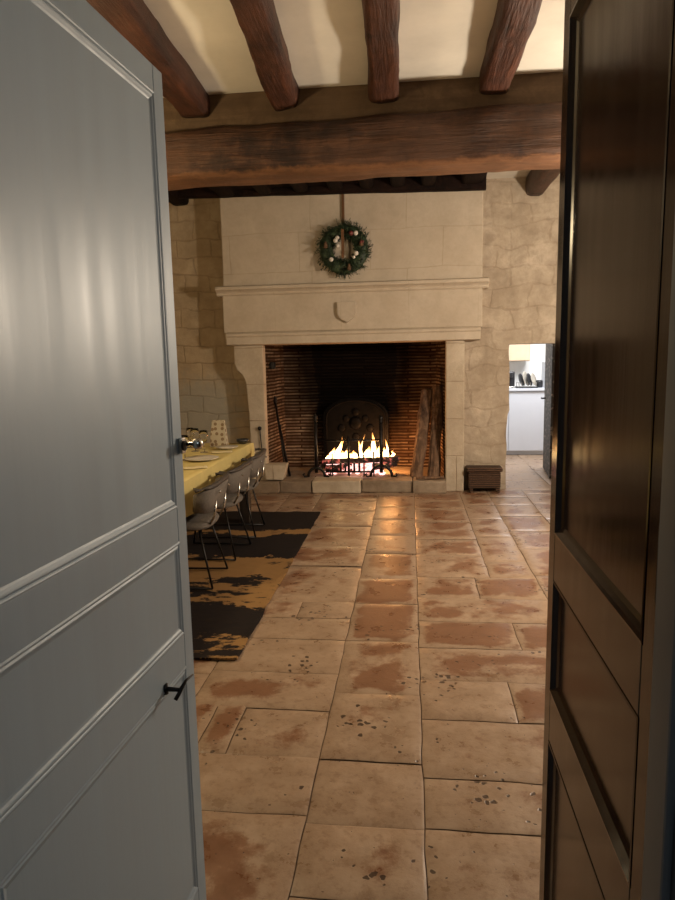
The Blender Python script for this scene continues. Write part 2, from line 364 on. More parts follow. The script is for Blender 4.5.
def brick_mat():
    m, nt, b = newmat('hearth_tiles', 0.9, spec=0.02)
    uv = coords(nt, kind='UV')
    n0 = N(nt, 'ShaderNodeTexNoise'); n0.inputs['Scale'].default_value = 3; nt.links.new(uv, n0.inputs['Vector'])
    vm = N(nt, 'ShaderNodeVectorMath', operation='MULTIPLY_ADD'); nt.links.new(n0.outputs['Color'], vm.inputs[0])
    vm.inputs[1].default_value = (0.05, 0.02, 0); nt.links.new(uv, vm.inputs[2])
    br = N(nt, 'ShaderNodeTexBrick'); nt.links.new(vm.outputs[0], br.inputs['Vector'])
    br.inputs['Scale'].default_value = 1; br.inputs['Brick Width'].default_value = 0.55; br.inputs['Row Height'].default_value = 0.040
    br.inputs['Mortar Size'].default_value = 0.012; br.inputs['Mortar Smooth'].default_value = 0.4; br.inputs['Bias'].default_value = -0.1
    br.inputs['Color1'].default_value = (0.12, 0.072, 0.048, 1); br.inputs['Color2'].default_value = (0.38, 0.275, 0.19, 1)
    br.inputs['Mortar'].default_value = (0.055, 0.028, 0.015, 1)
    v = coords(nt); g = noise_n(nt, v, 2.2, 6)
    c = mix(nt, ramp(nt, noise_n(nt, v, 9, 5), [(0.35, 0.6), (0.6, 0.0)]), br.outputs['Color'], (0.05, 0.026, 0.015))
    # soot climbing up behind the fire
    tc = N(nt, 'ShaderNodeTexCoord'); sp = N(nt, 'ShaderNodeSeparateXYZ'); nt.links.new(tc.outputs['Object'], sp.inputs[0])
    dx = math_n(nt, 'ABSOLUTE', math_n(nt, 'ADD', sp.outputs['X'], 0.02))
    e = math_n(nt, 'ADD', dx, math_n(nt, 'MULTIPLY', math_n(nt, 'SUBTRACT', g, 0.5), 0.35))
    up = ramp(nt, sp.outputs['Z'], [(0.35, 0.0), (0.85, 1.0)])
    soot = math_n(nt, 'MULTIPLY', ramp(nt, e, [(0.50, 1.0), (0.74, 0.0)]), math_n(nt, 'ADD', math_n(nt, 'MULTIPLY', up, 0.45), 0.53), clamp=True)
    top = ramp(nt, sp.outputs['Z'], [(0.70, 0.0), (1.15, 0.92)])
    c = mix(nt, math_n(nt, 'MAXIMUM', soot, math_n(nt, 'MULTIPLY', top, ramp(nt, e, [(0.62, 1.0), (1.05, 0.35)]))), c, (0.0025, 0.002, 0.002))
    base(nt, b, c); bump(nt, b, math_n(nt, 'SUBTRACT', 1.0, br.outputs['Fac']), 0.7, 0.02); return m
M['brick'] = brick_mat()

def flame_mat():
    m = bpy.data.materials.new('flame'); m.use_nodes = True; nt = m.node_tree; nt.nodes.clear()
    at = N(nt, 'ShaderNodeAttribute', attribute_name='h'); em = N(nt, 'ShaderNodeEmission'); out = N(nt, 'ShaderNodeOutputMaterial')
    tr = N(nt, 'ShaderNodeBsdfTransparent'); mx = N(nt, 'ShaderNodeMixShader')
    nt.links.new(ramp(nt, at.outputs['Fac'], [(0.0, (1.0, 0.66, 0.30)), (0.45, (1.0, 0.66, 0.28)), (0.8, (1.0, 0.36, 0.08))]), em.inputs[0])
    nt.links.new(ramp(nt, at.outputs['Fac'], [(0.0, 0.95), (0.45, 0.8), (1.0, 0.05)]), mx.inputs[0])
    em.inputs[1].default_value = 10.0
    nt.links.new(tr.outputs[0], mx.inputs[1]); nt.links.new(em.outputs[0], mx.inputs[2]); nt.links.new(mx.outputs[0], out.inputs[0]); return m
M['flame'] = flame_mat()
def ember_mat(name, lo, hi, strength):
    m, nt, b = newmat(name, 0.9)
    n = noise_n(nt, coords(nt), 16, 6, 0.65)
    base(nt, b, ramp(nt, n, [(0.4, (0.02, 0.012, 0.01)), (0.7, (0.10, 0.06, 0.05))]))
    nt.links.new(ramp(nt, n, [(lo, (0, 0, 0)), ((lo + hi) / 2, (0.9, 0.17, 0.12)), (hi, (1.0, 0.55, 0.50))]), b.inputs['Emission Color'])
    b.inputs['Emission Strength'].default_value = strength
    bump(nt, b, n, 0.6, 0.02); return m
M['ember'] = ember_mat('glowing_embers', 0.20, 0.50, 2.4)
M['char'] = ember_mat('charred_log', 0.56, 0.84, 1.2)

# ================================================================== THE SETTING
rnd = random.Random(4)
XL, XR, YN, YB, ZC = -3.7, 2.7, 0.752, 7.62, 3.42
def build_floor():
    bm = bmesh.new()
    tl = bm.verts.layers.float.new('tone'); el = bm.verts.layers.float.new('edge')
    slabs = []
    def col(x0, x1, ys, tones=None):
        for i in range(len(ys) - 1):
            t = tones[i] if tones and i < len(tones) and tones[i] is not None else rnd.uniform(0.25, 0.8)
            slabs.append((x0, x1, ys[i], ys[i + 1], t))
    near = [-2.2, -1.5, -0.8, -0.1, 0.6, 1.15]
    col(-0.36, 0.04, near + [1.69, 2.0, 2.355, 2.87, 3.45, 4.0, 4.47, 5.07, 5.6, 6.15, 6.7, 7.3],
        [.5, .5, .5, .5, .5, .72, .70, .75, .70, .40, .22, .20, .36, .55, .5, .45])
    col(-1.0, -0.36, near + [1.45, 2.03, 2.36], [.5, .5, .5, .5, .5, .55, .50, .70])
    slabs.append((-0.74, -0.36, 2.36, 2.71, .66)); slabs.append((-0.87, -0.74, 2.36, 2.74, .15)); slabs.append((-1.0, -0.87, 2.36, 2.74, .20))
    slabs.append((-1.0, -0.36, 2.71, 3.055, .50))
    slabs.append((-1.0, -0.36, 3.055, 3.45, .78)); slabs.append((-1.0, -0.36, 3.45, 3.75, .8))
    slabs.append((-0.69, -0.36, 3.75, 4.01, .78)); slabs.append((-1.0, -0.69, 3.75, 4.01, .25))
    col(-1.0, -0.36, [4.01, 4.74, 5.25, 5.9, 6.5, 7.0, 7.4], [.6, .5, .5, .5, .45, .4])
    col(0.04, 0.86, near + [1.65, 2.005, 2.27, 2.67], [.5, .5, .5, .5, .5, .55, .66, .62, .68])
    slabs.append((0.04, 0.45, 2.67, 3.02, .62)); slabs.append((0.45, 0.86, 2.67, 3.02, .30))
    slabs.append((0.04, 0.86, 3.02, 3.38, .42))
    slabs.append((0.04, 0.58, 3.38, 3.74, .25)); slabs.append((0.58, 0.86, 3.38, 3.74, .35))
    slabs.append((0.04, 0.86, 3.74, 4.12, .42)); slabs.append((0.04, 0.44, 4.12, 4.52, .45)); slabs.append((0.44, 0.86, 4.12, 4.52, .28))
    col(0.04, 0.55, [4.52, 5.05, 5.5, 6.1, 6.6, 7.0, 7.4], [.5, .4, .45, .4, .4, .4]); col(0.55, 0.86, [4.52, 4.9, 5.6, 6.2, 6.8, 7.6], [.4, .5, .4, .5, .4])
    def gen(x0, x1, y0, y1, lo, hi):
        x = x0
        while x < x1 - 0.01:
            wdt = min(rnd.uniform(0.38, 0.66), x1 - x)
            if x1 - x - wdt < 0.25: wdt = x1 - x
            y = y0
            while y < y1 - 0.01:
                l = min(rnd.uniform(0.32, 0.7), y1 - y)
                if y1 - y - l < 0.2: l = y1 - y
                slabs.append((x, x + wdt, y, y + l, rnd.uniform(lo, hi))); y += l
            x += wdt
    gen(XL, -1.0, -2.2, 7.9, .3, .6); gen(0.86, XR, -2.2, 7.6, .35, .6); gen(-1.0, 0.86, 7.3, 7.6, .3, .5)
    gen(1.0, 3.4, 7.6, 10.9, .7, .95)
    def pos(i, n, L):
        if i == 0 or i == n: return i / n
        b_ = 0.011 / L
        return b_ + (1 - 2 * b_) * (i - 1) / (n - 2)
    for (x0, x1, y0, y1, t) in slabs:
        g = 0.002; x0 += g; x1 -= g; y0 += g; y1 -= g
        nx = max(5, int((x1 - x0) / 0.055)); ny = max(5, int((y1 - y0) / 0.055)); dz = rnd.uniform(-0.002, 0.002)
        tx, ty = rnd.uniform(-.004, .004), rnd.uniform(-.004, .004)
        vs = {}
        for i in range(nx + 1):
            for j in range(ny + 1):
                x = x0 + (x1 - x0) * pos(i, nx, x1 - x0); y = y0 + (y1 - y0) * pos(j, ny, y1 - y0)
                e = min(x - x0, x1 - x, y - y0, y1 - y)
                px = Vector((x, y, 0))
                z = dz + tx * (x - x0) + ty * (y - y0) + 0.0022 * noise.noise(px * 5) - (0.004 if e < 1e-6 else 0)
                wob = 0.007 * noise.noise(px * 6 + Vector((3, 1, 0))) * (1 if e < 0.02 else 0.3)
                v = bm.verts.new((x + wob * (0 if 1e-6 < min(x - x0, x1 - x) else 1), y + wob * (0 if 1e-6 < min(y - y0, y1 - y) else 1), z))
                v[tl] = t; v[el] = e; vs[i, j] = v
        for i in range(nx):
            for j in range(ny): bm.faces.new((vs[i, j], vs[i + 1, j], vs[i + 1, j + 1], vs[i, j + 1]))
    o = obj('floor', bm, M['floor'], smooth=True)
    tag(o, 'worn brown and cream flagstone floor', 'floor', kind='structure')
    j = obj('floor_bed', B(XL, 3.4, -2.2, 10.9, -0.15, -0.0085), M['mortar'], o)
build_floor()

tag(obj('ceiling', B(XL, XR, YN, 8.0, ZC, ZC + 0.12), M['plaster']), 'cream plaster ceiling above dark oak joists', 'ceiling', kind='structure')
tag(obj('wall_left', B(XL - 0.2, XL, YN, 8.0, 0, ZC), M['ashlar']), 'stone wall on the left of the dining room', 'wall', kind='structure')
tag(obj('wall_right', B(XR, XR + 0.2, YN, 7.62, 0, ZC), M['rubble']), 'stone wall on the right of the dining room', 'wall', kind='structure')
# back wall: recessed coursed part on the left, flush rubble part with the kitchen doorway on the right
bm = bmesh.new()
box(bm, XL, -1.72, 7.70, 8.75, 0, ZC)
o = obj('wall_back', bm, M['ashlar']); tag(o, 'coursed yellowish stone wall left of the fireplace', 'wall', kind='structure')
bm = bmesh.new()
DX0, DX1, DZ = 1.105, 1.72, 1.648
vs = grid_box(bm, 0.50, DX0, YB, 8.15, 0, ZC, 12, 8, 60); 
for v in vs:
    if v.co.x > DX0 - 0.01 and v.co.z < DZ: v.co.x += 0.018 * noise.noise(Vector((0, v.co.y * 2, v.co.z * 4))) - (0.02 if v.co.z < 0.9 else 0)
    if v.co.y < YB + .01: v.co.y += 0.012 * noise.noise(v.co * 5)
box(bm, DX0, DX1, YB, 8.15, DZ, ZC); box(bm, DX1, 3.6, YB, 8.15, 0, ZC)
tag(obj('wall_back_right', bm, M['rubble']), 'pale rubble stone wall right of the fireplace, around the kitchen doorway', 'wall', kind='structure')
# near wall with the double-door opening, hall behind the camera
bm = bmesh.new()
OX0, OX1, OZ = -0.665, 0.285, 2.24
box(bm, XL, OX0, 0.42, YN, 0, ZC); box(bm, OX1, XR, 0.42, YN, 0, ZC); box(bm, OX0, OX1, 0.42, YN, OZ, ZC)
tag(obj('wall_front', bm, M['grey_paint']), 'grey painted doorway wall beside the camera', 'wall', kind='structure')
bm = bmesh.new()
box(bm, -1.7, -1.5, -2.2, 0.42, 0, 2.7); box(bm, 1.4, 1.6, -2.2, 0.42, 0, 2.7); box(bm, -1.7, 1.6, -2.4, -2.2, 0, 2.7)
tag(obj('wall_hall', bm, M['wall_paint']), 'plain painted walls of the entrance hall', 'wall', kind='structure')
tag(obj('ceiling_hall', B(-1.7, 1.6, -2.4, 0.42, 2.7, 2.8), M['plaster']), 'plain plaster ceiling of the entrance hall', 'ceiling', kind='structure')
# kitchen shell
bm = bmesh.new()
box(bm, 0.8, 3.6, 10.85, 11.0, 0, 2.6); box(bm, 0.7, 0.85, 8.15, 11.0, 0, 2.6); box(bm, 3.4, 3.6, 8.15, 11.0, 0, 2.6)
tag(obj('wall_kitchen', bm, M['kitchen_white']), 'white painted kitchen walls seen through the doorway', 'wall', kind='structure')
tag(obj('ceiling_kitchen', B(0.7, 3.6, 8.15, 11.0, 2.6, 2.7), M['white']), 'white kitchen ceiling seen through the doorway', 'ceiling', kind='structure')

# ------------------------------------------------------------------ ceiling beams
def rough_timber(name, x0, x1, y0, y1, z0, z1, n, m, seed, amp, axis, skew=0.0):
    bm = bmesh.new(); vs = grid_box(bm, x0, x1, y0, y1, z0, z1, *n)
    cx, cz, cy = (x0 + x1) / 2, (z0 + z1) / 2, (y0 + y1) / 2
    for v in vs:                                               # waney rounded arrises
        if axis == 'y':
            a, c_, ha, hc = v.co.x - cx, v.co.z - cz, (x1 - x0) / 2, (z1 - z0) / 2
        else:
            a, c_, ha, hc = v.co.y - cy, v.co.z - cz, (y1 - y0) / 2, (z1 - z0) / 2
        k = (abs(a) / ha) ** 4 * (abs(c_) / hc) ** 4 * 0.14
        if axis == 'y': v.co.x -= a * k; v.co.z -= c_ * k; v.co.x += skew * (y1 - v.co.y)
        else: v.co.y -= a * k; v.co.z -= c_ * k
    rough(vs, amp, 2.2, seed, (1, 0.5, 1) if axis == 'y' else (0.5, 1, 1))
    rough(vs, amp * 0.45, 9, seed + 3, (1, 0.35, 1) if axis == 'y' else (0.35, 1, 1))
    return obj(name, bm, m, smooth=True, loc=((x0 + x1) / 2, cy, z0))
o = rough_timber('ceiling_beam', XL, XR, 4.80, 5.22, 2.845, 3.20, (90, 8, 10), M['beam'], 1, 0.022, 'x')
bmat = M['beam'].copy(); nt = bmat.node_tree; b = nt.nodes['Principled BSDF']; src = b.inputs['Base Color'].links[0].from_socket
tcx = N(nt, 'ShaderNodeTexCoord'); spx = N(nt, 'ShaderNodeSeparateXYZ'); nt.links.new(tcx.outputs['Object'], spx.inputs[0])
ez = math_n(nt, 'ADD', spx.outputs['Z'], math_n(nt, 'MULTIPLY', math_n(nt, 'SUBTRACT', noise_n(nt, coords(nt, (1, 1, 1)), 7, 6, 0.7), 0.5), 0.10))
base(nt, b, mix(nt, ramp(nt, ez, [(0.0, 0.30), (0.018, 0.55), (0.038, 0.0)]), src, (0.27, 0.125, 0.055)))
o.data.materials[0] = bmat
for v in o.data.vertices:
    if v.co.z > 0.2: v.co.z += 0.02 * v.co.x
tag(o, 'massive dark oak main beam spanning the room before the fireplace', 'beam')
infill = obj('trim_beam_infill', B(XL, XR, 4.90, 5.10, 3.16, ZC), M['infill']); tag(infill, 'brown boarding between main beam and plaster ceiling', 'trim', kind='structure')
JG = 'oak joists on the near side of the main beam'
for (x, wd, z0, sk, lab) in ((-1.53, 0.235, 3.275, 0.03, 'leftmost dark oak joist in front of main beam, over the blue door'),
                        (-0.86, 0.185, 3.285, 0.05, 'second dark oak joist from left, resting on main beam'),
                        (-0.175, 0.19, 3.29, 0.035, 'third reddish oak joist from left, nearly overhead of the wreath'),
                        (0.575, 0.21, 3.30, 0.0, 'rightmost dark oak joist beside the brown door')):
    o = rough_timber('ceiling_joist', x - wd / 2, x + wd / 2, YN, 4.91, z0, ZC + 0.04, (5, 60, 5), M['joist'], x * 3 + 9, 0.024, 'y', sk)
    tag(o, lab, 'joist', JG)
o = rough_timber('ceiling_joist', 1.40, 1.58, YN, 4.91, 3.29, ZC + 0.04, (5, 40, 5), M['joist'], 31, 0.014, 'y')
tag(o, 'dark oak joist farthest right, above the brown door', 'joist', JG)
JG2 = 'smoked joists between main beam and chimney hood'
farj = [(-2.62, 0.2), (-1.98, 0.2), (-1.55, 0.16), (-1.15, 0.16), (-0.78, 0.16), (-0.45, 0.15), (-0.12, 0.15), (0.2, 0.16), (0.66, 0.24)]
farl = ['smoked joist beyond main beam, over the coursed wall', 'smoked joist above left end of the chimney hood', 'second smoked joist along the chimney hood from left',
        'third smoked joist along the chimney hood from left', 'smoked joist directly left of the wreath ribbon', 'smoked joist directly right of the wreath ribbon',
        'third smoked joist along the hood from its right end', 'second smoked joist along the hood from its right end', 'smoked joist at right end of the chimney hood']
for i, (x, wd) in enumerate(farj):
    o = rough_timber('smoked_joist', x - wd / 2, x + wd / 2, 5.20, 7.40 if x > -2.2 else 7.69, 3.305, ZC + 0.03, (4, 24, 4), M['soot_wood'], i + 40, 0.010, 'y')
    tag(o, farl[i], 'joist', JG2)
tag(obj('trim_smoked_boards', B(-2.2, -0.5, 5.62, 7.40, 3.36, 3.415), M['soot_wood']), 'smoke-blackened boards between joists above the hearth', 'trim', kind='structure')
o = rough_timber('corner_joist', 1.25, 1.44, 5.20, 7.62, 3.215, ZC + 0.03, (4, 24, 4), M['joist'], 71, 0.010, 'y'); tag(o, 'dark joist running into the rubble wall above the kitchen doorway', 'joist')
o = rough_timber('wall_plate', -2.75, 0.80, 7.32, 7.44, 3.285, ZC, (60, 4, 4), M['soot_wood'], 55, 0.010, 'x')
for v in o.data.vertices:
    if v.co.z < 0.05: v.co.z -= 0.02 * v.co.x
tag(o, 'dark timber lying along the top of the chimney hood', 'beam')

# ------------------------------------------------------------------ fireplace
FP = thing('fireplace', 'large pale limestone fireplace with open brick hearth', 'fireplace', (-0.66, 7.45, 0))
YF = 7.45
bm = bmesh.new(); vs = grid_box(bm, -2.09, 0.785, YF, 7.90, 2.33, 3.34, 30, 3, 12); rough(vs, 0.006, 2.0, 3)
obj('hood', bm, M['hood_stone'], FP, smooth=False, bevel=0.012)
def moulding(x0, x1, prof): 
    bm = bmesh.new(); prism(bm, prof, 'x', x0, x1); return bm
yb = 7.88
obj('upper_moulding', moulding(-2.165, 0.845, [(yb, 2.25), (YF - 0.015, 2.25), (YF - 0.03, 2.265), (YF - 0.03, 2.28), (YF - 0.055, 2.30), (YF - 0.085, 2.312), (YF - 0.085, 2.345), (YF - 0.07, 2.352), (YF + 0.01, 2.365), (yb, 2.365)]), M['mantel_stone'], FP, bevel=0.004)
obj('frieze', B(-2.105, 0.785, YF, yb, 1.84, 2.26), M['mantel_stone'], FP, bevel=0.006)
obj('lower_moulding', moulding(-2.075, 0.765, [(yb, 1.698), (YF + 0.01, 1.698), (YF - 0.03, 1.705), (YF - 0.03, 1.79), (YF - 0.045, 1.80), (YF - 0.045, 1.825), (YF - 0.02, 1.84), (YF + 0.01, 1.855), (yb, 1.855)]), M['mantel_stone'], FP, bevel=0.005)
bm = bmesh.new()                                                 # shield with its point downwards
pts = [(-0.80, 2.145), (-0.59, 2.145), (-0.59, 2.02), (-0.605, 1.985), (-0.635, 1.955), (-0.67, 1.94), (-0.695, 1.918), (-0.72, 1.94), (-0.755, 1.955), (-0.785, 1.985), (-0.80, 2.02)]
prism(bm, pts, 'y', YF - 0.045, YF + 0.01)
sh = obj('shield', bm, M['mantel_stone'], FP, bevel=0.005); sh['label'] = 'small blank carved shield'
bm = bmesh.new()                                                 # left jamb with corbelled head
prism(bm, [(-1.67, 0), (-1.67, 1.70), (-2.01, 1.70), (-2.01, 1.49), (-1.985, 1.42), (-1.92, 1.36), (-1.885, 1.28), (-1.86, 0.9), (-1.85, 0)], 'y', YF + 0.03, yb)
obj('jamb', bm, M['jamb_stone'], FP, bevel=0.012)
bm = bmesh.new(); box(bm, 0.395, 0.60, YF + 0.03, yb, 0, 1.70)
obj('jamb', bm, M['jamb_stone'], FP, bevel=0.012)
bm = bmesh.new()                                                 # firebox: splayed side walls and back
prism(bm, [(-1.67, 7.60), (-1.60, 8.35), (0.32, 8.35), (0.395, 7.60), (0.55, 7.60), (0.55, 8.55), (-1.85, 8.55), (-1.85, 7.60)], 'z', 0.0, 2.9)
obj('brick_back', bm, M['brick'], FP)
obj('chimney_cap', B(-1.85, 0.55, 7.60, 8.55, 2.9, 3.3), M['cast'], FP)
# hearth slabs
hs = [(-1.86, -1.50, 7.33, .135), (-1.50, -1.13, 7.36, .14), (-1.13, -0.56, 7.345, .142), (-0.56, 0.02, 7.40, .138), (0.02, 0.405, 7.37, .142)]
for i, (a, c_, y0, h) in enumerate(hs):
    bm = bmesh.new(); vs = grid_box(bm, a + .004, c_ - .004, y0, 7.72, 0.0, h, 10, 8, 5); rough(vs, 0.012, 3.5, i + 5)
    for v in vs: v.co.z = max(v.co.z, 0.0)
    obj('hearth_slab', bm, M['jamb_stone'] if i == 2 else M['hearth'], FP, smooth=False, bevel=0.012)
bm = bmesh.new(); vs = grid_box(bm, -1.66, 0.39, 7.70, 8.36, 0.02, 0.14, 20, 8, 2); rough(vs, .008, 4, 2)
obj('hearth_bed', bm, M['hearth'], FP)
# dark iron wall bracket at the left reveal
# ------------------------------------------------------------------ fire back, andirons, grate, logs, fire
HZ = 0.145
bm = bmesh.new()
arc = [(-1.09, HZ), (-1.09, 0.80)] + [(-0.68 + 0.41 * math.cos(PI - t * PI / 12), 0.80 + 0.24 * math.sin(t * PI / 12)) for t in range(1, 12)] + [(-0.27, 0.80), (-0.27, HZ)]
prism(bm, arc, 'y', 8.20, 8.26)
fb = thing('fireback', 'arched cast iron fireback with relief behind the fire', 'fireback', (-0.68, 8.23, HZ))
obj('plate', bm, M['cast'], fb, bevel=0.008)
bm = bmesh.new()
tube(bm, [(-1.05, 8.195, HZ + .03), (-1.05, 8.195, 0.79)] + [(-0.68 + 0.37 * math.cos(PI - t * PI / 12), 8.195, 0.79 + 0.215 * math.sin(t * PI / 12)) for t in range(1, 12)] + [(-0.31, 8.195, 0.79), (-0.31, 8.195, HZ + .03)], 0.012, 6)
obj('border', bm, M['cast'], fb, smooth=True)
bm = bmesh.new()
for (x, z, r) in ((-0.68, 0.72, 0.085), (-0.80, 0.78, .045), (-0.56, 0.78, .045), (-0.68, 0.86, .05), (-0.86, 0.66, .05), (-0.50, 0.66, .05), (-0.68, 0.55, .05)):
    s = bmesh.ops.create_uvsphere(bm, u_segments=10, v_segments=8, radius=r)['verts']
    for v in s: v.co = Vector((x + v.co.x, 8.20 + v.co.y * 0.35, z + v.co.z))
obj('relief', bm, M['cast'], fb, smooth=True)

def andiron(x, zt, label, big):
    t = thing('andiron', label, 'andiron', (x, 7.62, HZ), 'iron firedogs of the hearth')
    bm = bmesh.new()
    tube(bm, [(x, 7.62, HZ + 0.05), (x, 7.62, zt - 0.09)], 0.021, 8)
    obj('post', bm, M['iron'], t, smooth=True)
    bm = bmesh.new(); lathe(bm, [(0.012, zt - 0.09), (0.026, zt - 0.08), (0.018, zt - 0.065), (0.03, zt - 0.035), (0.024, zt - 0.01), (0.004, zt + 0.015)], x, 7.62, 12)
    obj('finial', bm, M['iron'], t, smooth=True)
    bm = bmesh.new(); r = 0.125 if big else 0.10
    tube(bm, [(x + r * math.cos(a * PI / 12), 7.605, HZ + 0.005 + r * 1.05 * math.sin(a * PI / 12)) for a in range(0, 13)], 0.017, 8)
    obj('arched_foot', bm, M['iron'], t, smooth=True)
    for s in (-1, 1):
        bm = bmesh.new()
        tube(bm, [(x + s * r, 7.605, HZ + 0.012), (x + s * (r + 0.045), 7.60, HZ + 0.008), (x + s * (r + 0.06), 7.60, HZ + 0.03), (x + s * (r + 0.04), 7.60, HZ + 0.042)], 0.012, 6)
        obj('scroll', bm, M['iron'], t, smooth=True)
    bm = bmesh.new(); tube(bm, [(x, 7.63, HZ + 0.09), (x, 8.0, HZ + 0.085), (x, 8.08, HZ + 0.01)], 0.014, 6)
    obj('log_bar', bm, M['iron'], t, smooth=True)
andiron(-1.105, 0.88, 'left black iron firedog with tall post and ball finial', False)
andiron(-0.34, 0.86, 'right black iron firedog with tall post and arched foot', True)
gr = thing('fire_grate', 'black iron grate of bars standing in front of the burning logs', 'grate', (-0.72, 7.66, HZ))
bm = bmesh.new(); tube(bm, [(-1.10, 7.65, 0.575), (-0.345, 7.65, 0.575)], 0.012, 6); obj('top_rail', bm, M['iron'], gr, smooth=True)
bm = bmesh.new(); tube(bm, [(-0.99, 7.65, HZ + 0.055), (-0.45, 7.65, HZ + 0.055)], 0.013, 6); obj('bottom_rail', bm, M['iron'], gr, smooth=True)
for x, zt, r in ((-0.92, 0.42, .010), (-0.725, 0.62, .017), (-0.545, 0.40, .010), (-0.43, 0.44, .010)):
    bm = bmesh.new(); tube(bm, [(x, 7.65, HZ + 0.005), (x, 7.65, zt)], r, 6); obj('bar', bm, M['iron'], gr, smooth=True)
for x in (-0.82, -0.765, -0.66, -0.60):
    bm = bmesh.new(); tube(bm, [(x, 7.645, HZ + 0.055), (x, 7.645, HZ + 0.17)], 0.014, 6); obj('prong', bm, M['iron'], gr, smooth=True)
for x0, x1 in ((-0.94, -0.86),):
    bm = bmesh.new(); tube(bm, [(x0, 7.64, HZ + .004), (x0, 7.64, HZ + 0.07), (x0 + .03, 7.64, HZ + 0.10), (x1, 7.64, HZ + 0.10), (x1, 7.64, HZ + 0.06)], 0.009, 6); obj('bracket', bm, M['iron'], gr, smooth=True)

def log(name, a, b_, r, m, label, seed, group=None, cat='log', n=12, seg=14, flat=0.0, endm=None):
    a, b_ = Vector(a), Vector(b_)
    bm = bmesh.new(); pts = [a.lerp(b_, i / seg) for i in range(seg + 1)]
    vs = tube(bm, pts, [r * (1 + 0.12 * noise.noise(Vector((i * .6, seed, 0)))) for i in range(seg + 1)], n)
    rough(vs, r * 0.16, 9, seed); rough(vs, r * 0.10, 26, seed)
    o = obj(name, bm, m, smooth=True, loc=tuple(a)); tag(o, label, cat, group); return o
LG = 'logs burning on the hearth'
log('burning_log', (-1.06, 7.80, 0.295), (-0.14, 7.82, 0.325), 0.034, M['char'], 'long charred log lying across the top of the fire', 2, LG)
log('burning_log', (-1.02, 7.95, 0.25), (-0.35, 7.9, 0.24), 0.06, M['ember'], 'thick glowing log at the back of the embers', 5, LG)
log('burning_log', (-1.02, 7.76, 0.215), (-0.70, 7.80, 0.225), 0.05, M['char'], 'short charred log at the left of the embers', 8, LG)
log('burning_log', (-0.44, 7.74, 0.245), (-0.17, 7.86, 0.265), 0.042, M['char'], 'short log end sticking out right of the firedog', 11, LG)
bm = bmesh.new()
for i in range(70):
    x = rnd.uniform(-1.0, -0.32); y = rnd.uniform(7.70, 7.98); s = rnd.uniform(0.018, 0.042)
    vs = bmesh.ops.create_icosphere(bm, subdivisions=1, radius=s)['verts']
    hz = HZ + s * 0.6 + 0.10 * max(0, 1 - abs(x + 0.68) / 0.40) * rnd.random()
    for v in vs: v.co = Vector((x + v.co.x * rnd.uniform(.8, 1.4), y + v.co.y, hz + v.co.z * 0.8))
tag(obj('ember_bed', bm, M['ember']), 'bed of glowing red embers under the logs', 'embers', kind='stuff')
fl = thing('fire', 'bright yellow flames rising from the burning logs', 'fire', (-0.62, 7.8, 0.30))
def flame(x, y, z0, h, r, lean, seed):
    bm = bmesh.new(); hl = bm.verts.layers.float.new('h'); n, k = 10, 14; rings = []
    for i in range(k + 1):
        t = i / k
        rr = r * (0.55 + 0.9 * t) * (1 - t) ** 1.1 * 1.3 if t < 1 else 0.0005
        rr = max(rr, 0.0008)
        cx = x + lean * t ** 1.6 + 0.02 * noise.noise(Vector((t * 3, seed, 0))) * t * 2; cy = y + 0.015 * noise.noise(Vector((seed, t * 3, 1)))
        ring = []
        for q in range(n):
            a = 2 * PI * q / n; w_ = 1 + 0.35 * noise.noise(Vector((math.cos(a) * 1.2, math.sin(a) * 1.2 + seed, t * 3)))
            v = bm.verts.new((cx + rr * w_ * math.cos(a), cy + rr * 0.5 * w_ * math.sin(a), z0 + h * t)); v[hl] = t; ring.append(v)
        rings.append(ring)
    for a, c_ in zip(rings, rings[1:]):
        for q in range(n): bm.faces.new((a[q], a[(q + 1) % n], c_[(q + 1) % n], c_[q]))
    obj('flame', bm, M['flame'], fl, smooth=True)
for i, (x, h, r, lean) in enumerate(((-0.95, 0.16, .06, .05), (-0.89, 0.27, .055, .12), (-0.76, 0.15, .07, .02), (-0.66, 0.12, .06, -.02), (-0.585, 0.27, .035, -.03),
        (-0.53, 0.17, .07, .02), (-0.44, 0.36, .06, .0), (-0.39, 0.20, .06, .03), (-0.32, 0.16, .055, .02), (-0.27, 0.27, .03, -.02), (-0.22, 0.12, .04, .02), (-0.82, 0.11, .07, .02), (-1.0, 0.07, .05, .03), (-0.70, 0.09, .06, .0), (-0.49, 0.13, .06, .01), (-0.36, 0.13, .06, .0), (-0.60, 0.33, .014, .05), (-0.86, 0.30, .016, .04))):
    flame(x, 7.81 + 0.02 * (i % 3), 0.325, h * 0.9, r * 0.72, lean, i * 1.7)

